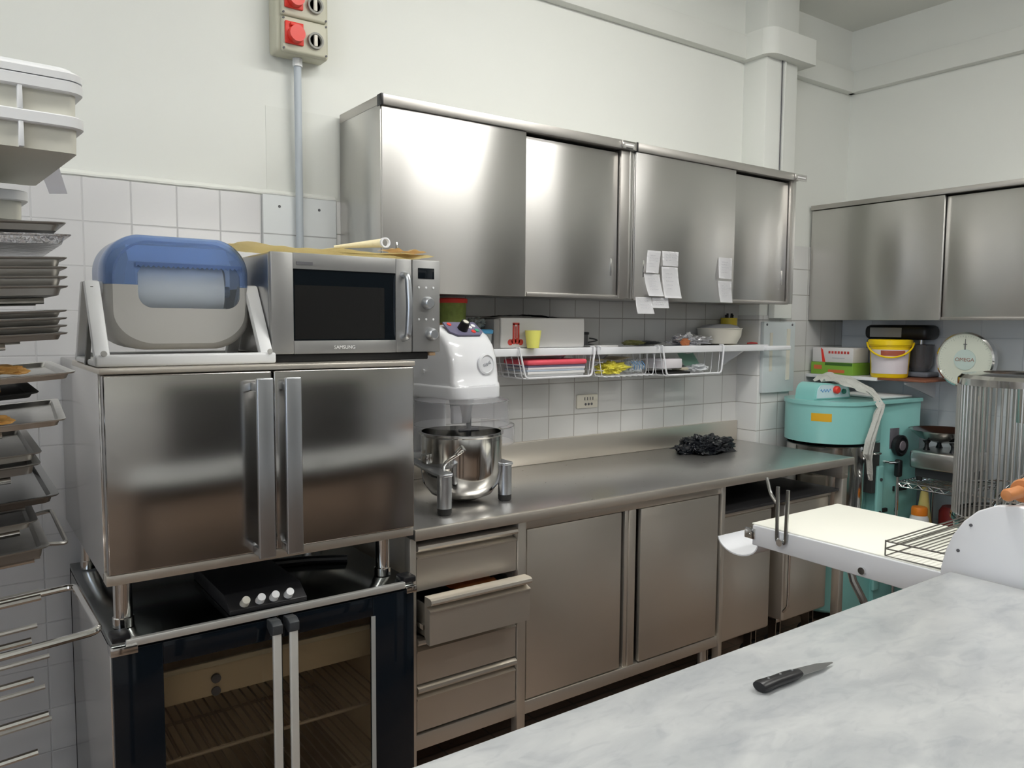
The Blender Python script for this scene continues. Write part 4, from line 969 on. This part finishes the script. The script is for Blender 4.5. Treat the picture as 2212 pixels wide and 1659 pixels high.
# ================================================================= WIRE CART AND SCALE
CX0, CX1, CY0, CY1 = 2.73, 3.10, -.96, -.645
t = thing('wire_cart', 'chrome wire cart carrying the dial scale', 'cart', ((CX0+CX1)/2, (CY0+CY1)/2, 0))
for x in (CX0, CX1):
    for y in (CY0, CY1): part('post', MB().cyl((x, y, .0), (x, y, .745), .0095, n=12), CHR, t)
for z in (.72, .36, .12):
    mb = MB()
    for dz in (0, -.022):
        mb.tube([(CX0, CY0, z+dz), (CX1, CY0, z+dz), (CX1, CY1, z+dz), (CX0, CY1, z+dz)], .0035, 6, closed=True)
    for a, b in (((CX0, CY0), (CX0, CY1)), ((CX0, CY0), (CX1, CY0)), ((CX0, CY1), (CX1, CY1))):
        n = 12; mb.tube([(a[0]+(b[0]-a[0])*k/n, a[1]+(b[1]-a[1])*k/n, z-.022*(k % 2)) for k in range(n+1)], .0028, 6)
    for k in range(14): x = CX0+(CX1-CX0)*(k+.5)/14; mb.tube([(x, CY0, z), (x, CY1, z)], .002, 5)
    part('wire_shelf', mb, CHR, t)
t = thing('scale', 'dial scale with round white face and steel pan on the wire cart', 'scale', (2.91, -.79, .725))
mb = MB(); mb.box(2.795, 3.05, -.935, -.665, .79, .882, .014, 3); part('base', mb, steel('scale_base', rough=.3, aniso=.3), t)
part('plinth', MB().box(2.83, 3.03, -.92, -.68, .742, .79, .006), DGRY, t)
for x in (2.84, 3.02):
    for y in (-.90, -.70): part('foot', MB().cyl((x, y, .7245), (x, y, .745), .014), RUB, t)
for x, y in ((2.86, -.72), (2.86, -.85), (2.99, -.72), (2.99, -.85)): part('pan_support', MB().lathe([(.018, .88), (.010, .90), (.010, .915), (.020, .93)], (x, y, 0), 16), BLK, t)
part('pan', MB().lathe([(.05, .925), (.11, .945), (.155, .985), (.160, .988), (.150, .982), (.105, .950), (.0, .934)], (2.91, -.775, 0), 48, cap1=False), S_P, t)
cl_ = part('column', MB().box(3.0, 3.07, -.915, -.86, .79, 1.225, .012, 3), mat('column_green', (.42, .52, .48), .4, .3), t)
part('column_label', MB().box(2.9985, 3.0005, -.908, -.868, 1.135, 1.165), mat('label_cream', (.70, .66, .55), .5), cl_)
# dial faces the camera side
dn = Vector((-1, -.02, 0)).normalized(); du = Vector((-dn.y, dn.x, 0)); 
if du.y > 0: du = -du
DC = Vector((2.975, -.835, 1.343))
DM = Matrix((du, Vector((0, 0, 1)), dn)).transposed().to_4x4()
if DM.to_3x3().determinant() < 0: DM = Matrix((du, Vector((0, 0, 1)), -dn)).transposed().to_4x4()
DM.translation = DC
sg = 1 if (DM.to_3x3()@Vector((0, 0, 1))).dot(dn) > 0 else -1
def dl(mb): bmesh.ops.transform(mb.bm, matrix=DM, verts=mb.bm.verts[:]); return mb
hs = part('dial_housing', dl(MB().lathe([(.10, -.060*sg), (.130, -.05*sg), (.138, .0), (.138, .012*sg), (.130, .017*sg), (.126, .008*sg)], (0, 0, 0), 56)), CHR, t)
fc = part('dial_face', dl(MB().lathe([(.127, .008*sg), (.001, .009*sg)], (0, 0, 0), 56)), DIAL, hs)
part('dial_disc', dl(MB().lathe([(.052, .0095*sg), (.052, .0115*sg), (.001, .0118*sg)], (0, 0, 0), 40)), DIAL2, fc)
mb = MB()
for k in range(60):
    a = 2*PI*k/60; r1 = .121; r0 = .115 if k % 5 else .108
    mb.box(r0, r1, -.0006, .0006, .0088*sg, .0098*sg, M=Matrix.Rotation(a, 4, 'Z'))
part('tick_marks', dl(mb), mat('tick_grey', (.42, .45, .42), .6), fc)
mb = MB(); mb.prism([(-.003, .05), (.003, .05), (.0012, .104), (-.0012, .104)], 'z', .0118*sg, .0126*sg); mb.box(-.009, .009, .076, .079, .0118*sg, .0126*sg); part('needle', dl(mb), TXD, fc)
xd_ = du if sg > 0 else -du
tx = text('dial_name', 'OMEGA', .026, DC+dn*.0125, tuple(Vector((0, 0, 1)).cross(dn)), (0, 0, 1), mat('dial_brown', (.38, .20, .16), .5), fc)
# bottles on the middle shelf of the cart
t = thing('squeeze_bottle', 'yellow squeeze bottle standing inside the wire cart', 'bottle', (2.90, -.70, .362))
part('bottle_body', MB().lathe([(.040, .365), (.042, .37), (.040, .50), (.030, .56), (.020, .64), (.014, .69)], (2.90, -.70, 0), 28), YBT, t)
t = thing('cleaner_bottle', 'white bottle with an orange cap in front of the wire cart', 'bottle', (2.70, -.70, 0))
t.location = (2.70, -.70, .36); 
bx, by = 2.787, -.735
ORG_[t.name] = Vector((bx, by, .3645)); t.location = (bx, by, .3645)
part('bottle_body', MB().lathe([(.044, .3645), (.048, .37), (.048, .52), (.042, .548), (.033, .565)], (bx, by, 0), 30), PW, t)
part('cap', MB().lathe([(.038, .560), (.038, .592), (.034, .600), (.001, .600)], (bx, by, 0), 28), ORG, t)
part('grip', MB().tube(fillet_path([(bx-.02, by+.045, .52), (bx-.03, by+.075, .51), (bx-.03, by+.075, .44), (bx-.02, by+.046, .42)], .02), .009, 8), PW, t)
solo('red_canister', MB().lathe([(.06, .3645), (.065, .37), (.065, .56), (.05, .585), (.001, .585)], (3.0, -.80, 0), 28), DRED, 'dark red canister inside the wire cart behind the bottles', 'canister')
solo('steel_whisk', MB().tube([(2.865, -.88, .366), (2.86, -.89, .52), (2.86, -.89, .66)], [.018, .020, .008], 12), mat('whisk_grey', (.42, .44, .5), .35, .6), 'grey metal utensil standing in the wire cart', 'utensil')

# ================================================================= BIG MIXER WITH WIRE CAGE
GX, GY, GR = 2.55, -1.30, .272
t = thing('cage_mixer', 'large mixer with a round steel bar cage around its bowl', 'mixer', (GX, GY, 0))
part('bowl', MB().lathe([(.05, .30), (.18, .33), (.235, .42), (.262, .56), (.268, .665), (.280, .67), (.280, .685), (.262, .683), (.252, .56), (.22, .43), (.05, .32)], (GX, GY, 0), 64), S_P, t)
cg = part('cage_rim', MB().lathe([(GR+.006, .688), (GR+.006, .700), (GR-.006, .700), (GR-.006, .688)], (GX, GY, 0), 64, cap0=False, cap1=False), CHR, t)
part('cage_hood', MB().lathe([(GR+.004, 1.262), (GR+.004, 1.290), (GR-.01, 1.305), (.20, 1.314), (.18, 1.314), (.18, 1.308), (GR-.012, 1.298), (GR-.003, 1.262)], (GX, GY, 0), 64, cap0=False, cap1=False), S_P, cg)
for k in range(72):
    a = 2*PI*k/72; x, y = GX+GR*math.cos(a), GY+GR*math.sin(a)
    if k == 0: bar = part('cage_bar', MB().cyl((x, y, .698), (x, y, 1.264), .0042, n=6), mat('cage_bar_steel', (.62, .62, .60), .35, .8), cg)
    else:
        c = bar.copy(); C.objects.link(c); c.rotation_euler = (0, 0, a)
part('inner_ring', MB().lathe([(GR-.004, .80), (GR-.004, .806), (GR-.009, .806), (GR-.009, .80)], (GX, GY, 0), 64, cap0=False, cap1=False), CHR, cg)
part('machine_body', MB().box(GX+.29, GX+.62, GY-.50, GY+.02, .05, 1.27, .03, 4), GLW, t)
part('base', MB().box(GX-.28, GX+.62, GY-.30, GY+.24, 0, .10, .02, 3), GLW, t)
part('planetary_head', MB().cyl((GX+.04, GY, 1.10), (GX+.04, GY, 1.30), .07, .08, 32), S_P, t)
part('whisk_shaft', MB().cyl((GX+.04, GY, .60), (GX+.04, GY, 1.15), .016, n=16), CHR, t)
mb = MB()
for k in range(8):
    a = PI*k/8; mb.tube([(GX+.04+.15*math.sin(PI*q/14)*math.cos(a)*s_, GY+.15*math.sin(PI*q/14)*math.sin(a)*s_, .90-.46*q/14) for s_ in (1,) for q in range(15)], .003, 6)
    mb.tube([(GX+.04-.15*math.sin(PI*q/14)*math.cos(a), GY-.15*math.sin(PI*q/14)*math.sin(a), .90-.46*q/14) for q in range(15)], .003, 6)
part('whisk', mb, CHR, t)

# ================================================================= MARBLE TABLE AND KNIFE
DWD = mat('dark_table_wood', (.13, .085, .06), .5, var=.2, vscale=15)
t = thing('marble_table', 'long work table with a grey-veined white marble slab in the foreground', 'table', (-.03, -2.24, 0))
part('marble_slab', MB().box(-.92, .838, -2.64, -1.79, .868, .90, .003, 2), MARB, t)
mb = MB(); mb.box(-.86, .78, -2.58, -1.85, .74, .867, .004); part('apron', mb, DWD, t)
for x in (-.86, .70):
    for y in (-2.58, -1.93): part('leg', MB().box(x, x+.08, y, y+.08, 0, .74, .004), DWD, t)
for k in range(3):
    x = -.74+.5*k
    d = part('drawer', MB().box(x, x+.44, -1.849, -1.835, .752, .855, .003), DWD, t); part('drawer_knob', MB().cyl((x+.22, -1.836, .80), (x+.22, -1.812, .80), .012, .016, 16), BLK, d)
t = thing('knife', 'small kitchen knife with a black handle lying on the marble slab', 'knife', (0, -1.93, .9005))
mb = MB()
hp_ = [(-.098, .013, .008), (-.092, .0145, .0095), (-.06, .0115, .009), (-.03, .0125, .0092), (-.008, .0115, .008), (.004, .0095, .006)]
mb.loft([[(x, -1.925-(x+.1)*.05+w_*math.cos(R(a))*1.0, .9095+h_*math.sin(R(a))) for a in range(0, 360, 24)] for x, w_, h_ in hp_])
part('handle', mb, BLK, t)
mb = MB(); yv = lambda x: -1.925-(x+.1)*.05
mb.loft([[(.002, yv(.002)-.010, .9085), (.002, yv(.002)+.010, .9115), (.002, yv(.002)+.010, .9125), (.002, yv(.002)-.010, .9095)], [(.06, yv(.06)-.009, .9065), (.06, yv(.06)+.006, .9095), (.06, yv(.06)+.006, .9105), (.06, yv(.06)-.009, .907)], [(.098, yv(.098)-.001, .905), (.098, yv(.098)+.001, .9055), (.098, yv(.098)+.001, .906), (.098, yv(.098)-.001, .9055)]])
part('blade', mb, mat('knife_blade', (.35, .35, .36), .28, 1), t)
for x in (-.075, -.045, -.015): part('rivet', MB().cyl((x, yv(x), .917), (x, yv(x), .9192), .0022, n=10), S_B, t)

# ================================================================= DOUGH SHEETER
SX0, SX1 = .868, 1.352
t = thing('dough_sheeter', 'white dough sheeter with a cream belt table beside the marble slab', 'sheeter', (1.11, -1.75, 0))
fr = part('table_frame', MB().prism([(-1.175, .818), (-2.35, .80), (-2.35, .882), (-1.175, .882)], 'x', SX0, SX1, .003), WENM, t)
part('belt', MB().box(SX0+.006, SX1-.006, -2.34, -1.168, .8815, .8865, .0022), BELT, t)
part('belt_roller', MB().cyl((SX0+.01, -1.182, .858), (SX1-.01, -1.182, .858), .024, n=24), CHR, t)
for x in (SX0-.004, SX1+.004): part('roller_bracket', MB().box(x-.004, x+.004, -1.19, -1.150, .838, .872, .003), CHR, t)
part('roller_bolt', MB().cyl((SX0-.010, -1.166, .848), (SX0+.0, -1.166, .848), .008, n=12), CHR, t)
sc_o = arc(-1.118, .822, .080, 180, 352, 14, .052); sc_i = arc(-1.118, .822, .076, 352, 180, 14, .048)
part('flour_scoop', MB().prism(sc_o+sc_i, 'x', SX0, SX1), WENM, t)
# steel fork holder on the near side of the table
mb = MB(); yf = -1.275
mb.tube(fillet_path([(SX0-.008, yf+.006, 1.020), (SX0-.008, yf+.004, .85), (SX0-.008, yf-.026, .85), (SX0-.008, yf-.030, 1.016)], .013, 8), .0058, 10)
mb.tube(fillet_path([(SX0+.045, yf+.085, 1.028), (SX0+.025, yf+.055, .985), (SX0-.006, yf+.006, .965)], .02, 6), .0055, 10)
part('fork_bracket', mb, mat('bracket_steel', (.30, .30, .29), .25, 1), t)
part('bracket_bolt', MB().cyl((SX0-.018, yf-.011, .852), (SX0, yf-.011, .852), .011, n=16), CHR, t)
part('side_bolt', MB().cyl((SX0-.009, -1.545, .832), (SX0, -1.545, .832), .010, n=16), CHR, t)
part('support_arm', MB().tube([(SX0+.10, -1.44, .82), (SX0+.10, -1.46, .76), (SX0+.10, -1.50, .70), (SX0+.10, -1.62, .48)], .011, 10), CHR, t)
# roller head: round side covers and drum housing
pr2 = [(-1.752, .82), (-1.756, .90), (-1.764, .945), (-1.780, .985), (-1.803, 1.025), (-1.835, 1.058), (-1.875, 1.079), (-1.92, 1.086), (-1.99, 1.083), (-2.05, 1.066), (-2.10, 1.03), (-2.13, .98), (-2.14, .90), (-2.14, .60), (-1.755, .60)]
cv = part('side_cover', MB().prism(pr2, 'x', SX0-.004, SX0+.022, .004), WENM, t)
for y, z in ((-1.822, 1.020), (-1.795, .95)): part('cover_screw', MB().cyl((SX0-.0065, y, z), (SX0-.003, y, z), .004, n=10), TXD, cv)
part('side_cover', MB().prism(pr2, 'x', SX1-.022, SX1+.004, .004), WENM, t)
cyv, czv = -1.94, .86
part('drum_housing', MB().prism([(cyv+(y-cyv)*.93, czv+(z-czv)*.955) for y, z in pr2], 'x', SX0+.022, SX1-.022), PW, t)
part('machine_body', MB().prism([(-1.80, .10), (-2.12, .10), (-2.12, .80), (-1.80, .80)], 'x', SX0+.03, SX1-.03, .01), WENM, t)
for x in (SX0+.05, SX1-.05):
    for y in (-1.78, -2.14): part('foot', MB().tube([(x, y, .10), (x, y, .0)], .02, 12), RUB, t)
# wire safety guard over the belt
mb = MB(); gy0, gy1 = -1.762, -1.602; z0, z1 = .889, .930
for z in (z0, (z0+z1)/2, z1):
    mb.tube([(SX0+.008, gy0, z+.0), (SX0+.008, gy1, z-.003), (SX1-.02, gy1+.004, z), (SX1-.02, gy0, z)], .0022, 6)
mb.tube([(SX0+.008, gy1, z0), (SX0+.008, gy1, z1)], .0022, 6); mb.tube([(SX1-.02, gy1, z0), (SX1-.02, gy1, z1)], .0022, 6)
mb.tube([(SX0+.008, gy0, z0), (SX0+.008, gy0, z1+.01)], .0022, 6)
for k in range(1, 12):
    y = gy1+(gy0-gy1)*k/11; mb.tube([(SX0+.008, y, z1-.002), (SX1-.02, y, z1+.001)], .0016, 5)
sg_ = part('wire_guard', mb, mat('guard_wire', (.30, .29, .27), .35, .9), t)
# rear guard rising to the far side cover
mb = MB()
mb.prism([(gy1+.0, z1-.002), (gy0-.02, z1-.002), (gy0-.02, .99), (gy1-.06, .955)], 'x', SX1-.035, SX1-.028); part('rear_guard_plate', mb, mat('guard_plate', (.36, .34, .30), .5, .6), sg_)
t2 = thing('rolling_pin', 'orange-brown wooden rolling pin lying on top of the dough sheeter', 'rolling pin', (1.06, -1.905, 1.083))
px0 = .84
part('barrel', MB().lathe([(.010, px0+.085), (.026, px0+.088), (.029, px0+.095), (.029, px0+.34), (.026, px0+.347), (.010, px0+.35)], (0, -1.905, 1.112), 28, 'x'), WOOD, t2)
for a, b in ((px0, px0+.086), (px0+.349, px0+.435)): part('handle', MB().lathe([(.004, a), (.012, a+.003), (.0155, a+.012), (.014, (a+b)/2), (.0155, b-.012), (.010, b)], (0, -1.905, 1.112), 20, 'x'), WOOD, t2)

# ================================================================= TRAY RACK ON THE LEFT
TIL = R(4.4)
t = thing('tray_rack', 'tall rack with bare cantilever bars holding baking trays at the left edge', 'rack', (-1.62, -.93, 0))
for y in (-1.10, -.82): part('upright', MB().box(-1.655, -1.62, y-.018, y+.018, .09, 1.80, .004), S_D, t)
part('base_frame', MB().box(-1.66, -1.06, -1.15, -.71, .06, .10, .006), S_D, t)
for x in (-1.60, -1.12):
    for y in (-1.12, -.74): part('castor', MB().cyl((x, y-.012, .032), (x, y+.012, .032), .032, n=18), RUB, t)
def rod(xr, y, z, r=.006, m_=S_P, til=TIL):
    part('support_bar', MB().tube([(xr, y, z), (-1.625, y, z-(xr+1.625)*math.tan(til))], r, 8), m_, t)
# (reference edge x, underside z, tilt) of what each pair of bars carries; bare pairs lower down
for xe, z, tl_a, xf, xb in ((-.966, 1.787, 0, -1.13, -1.10), (-.985, 1.643, R(2), -1.10, -1.08), (-.995, 1.553, R(2.5), -1.03, -1.02), (-.998, 1.476, R(3.2), -1.09, -1.05), (-.988, 1.408, TIL, -1.10, -1.08), (-1.04, 1.372, TIL, -1.12, -1.10), (-1.006, 1.326, TIL, -1.10, -1.08),
                            (-1.044, 1.242, TIL, -1.09, -1.07), (-1.020, 1.192, TIL, -1.07, -1.06), (-1.052, 1.146, TIL, -1.08, -1.07), (-1.036, 1.094, TIL, -1.06, -1.06),
                            (-1.052, 1.022, TIL, -1.052, -1.03), (-1.069, .946, TIL, -1.069, -1.035), (-1.068, .874, TIL, -1.068, -1.04), (-1.047, .804, TIL, -1.047, -1.02), (-1.066, .738, TIL, -1.066, -1.03), (-1.05, .666, TIL, -1.05, -1.02)):
    rod(xf, -1.10, z-.0085-(xe-xf)*math.tan(tl_a), .006, S_P, tl_a); rod(xb, -.82, z-.0080-(xe-xb)*math.tan(tl_a), .0055, S_K, tl_a)
part('bumper_loop', MB().tube(fillet_path([(-1.625, -.965, .935), (-.985, -.972, .985), (-.980, -1.25, .985), (-1.625, -1.25, .93)], .02, 6), .0065, 10), S_P, t)
def tray(xr, yf, z, label, mm=S_K, w_=.56, d_=.40, h_=.014, rz=0, dark=False, group='baking trays on the rack', til=None, bead=True):
    """shallow tray; the origin is its front right corner, extends to -x and +y"""
    mb = MB(); r = .014; f = .010
    def ring(ins, z): 
        q = r
        return [(x, y, z) for x, y in arc(-q-ins+0, ins+q, q, 270, 360, 4)+arc(-q-ins, d_-ins-q, q, 0, 90, 4)+arc(-w_+ins+q, d_-ins-q, q, 90, 180, 4)+arc(-w_+ins+q, ins+q, q, 180, 270, 4)]
    mb.loft([ring(.002, h_-.003), ring(0, h_-.001), ring(0, h_), ring(.004, h_+.0005), ring(.012, h_-.001), ring(.016, .0022), ring(.020, .0018)], False, True)
    mb.loft([ring(.002, h_-.003), ring(.010, h_-.004), ring(.014, .0)], False, True)
    o = build('baking_tray', mb, mm, None, 50); o.location = (xr, yf, z); o.rotation_euler = (0, -TIL if til is None else til, R(rz)); ORG_[o.name] = Vector((0, 0, 0))
    return tag(o, label, 'tray', group)
yR = -1.15
tray(-.995, yR, 1.663, 'grey baking tray, the topmost one just below the cream boxes', til=-R(2))
tray(-.985, yR+.02, 1.643, 'shiny crinkled foil tray under the topmost grey tray', FOIL, til=-R(2), h_=.016)
for k in range(4): tray(-.995, yR, 1.553+.0163*k, ['lowest', 'second lowest', 'third lowest', 'uppermost'][k]+' grey tray of the higher pile of four', til=-R(2.5), h_=.0158)
for k in range(4): tray(-.998, yR, 1.476+.0130*k, ['lowest', 'second lowest', 'third lowest', 'uppermost'][k]+' grey tray of the lower pile of four', til=-R(3.2), h_=.012)
tray(-.988, yR, 1.408, 'pale shiny tray with a pastry, the upper of the two such trays', S_L, h_=.012, d_=.42)
tray(-1.04, yR+.06, 1.372, 'dark thin tray between the two pale pastry trays', BLKM, h_=.01)
tray(-1.006, yR, 1.326, 'pale shiny tray with a pastry, the lower of the two such trays', S_L, rz=-4, h_=.012, d_=.42)
tray(-1.042, yR+.02, 1.266, 'dark grey tray directly below the lower pastry tray')
tray(-1.044, yR+.02, 1.242, 'grey tray resting second below the lower pastry tray', h_=.018)
tray(-1.020, yR, 1.192, 'wide dark steel tray with bright front rim', mat('tray_dark', (.20, .20, .20), .25, 1))
tray(-1.052, yR+.02, 1.146, 'dull tray with a bright bar above it, over the lowest tray')
low_tray = tray(-1.036, yR+.01, 1.094, 'lowest baking tray, above the bare bars', h_=.02)
part('handle', MB().tube(fillet_path([(-.012, .28, .018), (.028, .28, .022), (.030, .06, .004), (-.004, .06, .010)], .012, 4), .004, 8), S_K, low_tray)
def pastry(c, label):
    mb = MB(); vs = mb.ball((0, 0, 0), 1, 4)
    for v in vs:
        p = v.co.normalized(); r = .85+.3*noise.noise(p*3+Vector(c)); v.co = Vector((c[0]+p.x*.065*r, c[1]+p.y*.045*r, c[2]+max(p.z, -.35)*.016*r+.006))
    solo('pastry', mb, PAST, label, 'pastry', 'flat pastries on the trays')
pastry((-1.105, -.98, 1.408), 'flat golden pastry on the upper pale tray')
pastry((-1.135, -1.03, 1.322), 'flat golden pastry on the lower pale tray')
# dough boxes on top
def dbox(xr, yf, z, label, w_=.60, d_=.44, h_=.075, lid=False, rz=4, name='dough_box', cat='box'):
    t = bpy.data.objects.new(name, None); C.objects.link(t); t.location = (xr, yf, z); t.rotation_euler = (0, 0, R(rz)); ORG_[t.name] = Vector((0, 0, 0)); t.empty_display_size = .05
    tag(t, label, cat, 'stacked white dough boxes')
    def ring(ins, z, r=.03):
        return [(x, y, z) for x, y in arc(-r-ins, ins+r, r, 270, 360, 6)+arc(-r-ins, d_-ins-r, r, 0, 90, 6)+arc(-w_+ins+r, d_-ins-r, r, 90, 180, 6)+arc(-w_+ins+r, ins+r, r, 180, 270, 6)]
    mb = MB(); mb.loft([ring(.013, 0, .012), ring(.012, h_-.02, .012), ring(.012, h_, .012), ring(.02, h_, .012), ring(.02, .004, .012)]); bd = build('box_body', mb, CREAM if not lid else CREAM, t)
    mb = MB(); mb.loft([ring(.002, h_-.020), ring(0, h_-.018), ring(0, h_-.002), ring(.002, h_), ring(.012, h_), ring(.012, h_-.020)], False, False); mb.loft([ring(.002, h_-.020), ring(.012, h_-.020)], False, False); build('rim', mb, PW, t)
    for x in (-.095, -.25, -.41): build('rib', MB().box(x-.0035, x+.0035, .001, .014, .0, h_-.019, .001), PW, t)
    if lid:
        mb = MB(); mb.loft([ring(.000, h_+.001), ring(.000, h_+.012), ring(.004, h_+.016), ring(.010, h_+.016), ring(.012, h_+.022), ring(.02, h_+.024)]); build('lid', mb, PW, t)
    return t
dbox(-.966, -1.20, 1.787, 'white plastic dough box, the lower of the two big ones on the rack', h_=.059)
dbox(-.966, -1.20, 1.8465, 'white plastic dough box with a lid, topmost on the rack', h_=.056, lid=True)
dbox(-1.03, -.93, 1.70, 'smaller cream box below and behind the big dough boxes', .45, .24, .055)
for yy in (-.90, -.72): part('support_bar', MB().tube([(-1.07, yy, 1.6935), (-1.625, yy, 1.6935)], .0055, 8), S_K, bpy.data.objects['tray_rack'])
t = solo('price_note', MB().prism([(-1.006, 1.838), (-.968, 1.838), (-.952, 1.775), (-.985, 1.772)], 'y', -.792, -.7905), mat('lilac_paper', (.62, .62, .68), .8), 'small pale paper hanging beside the cream boxes', 'note')
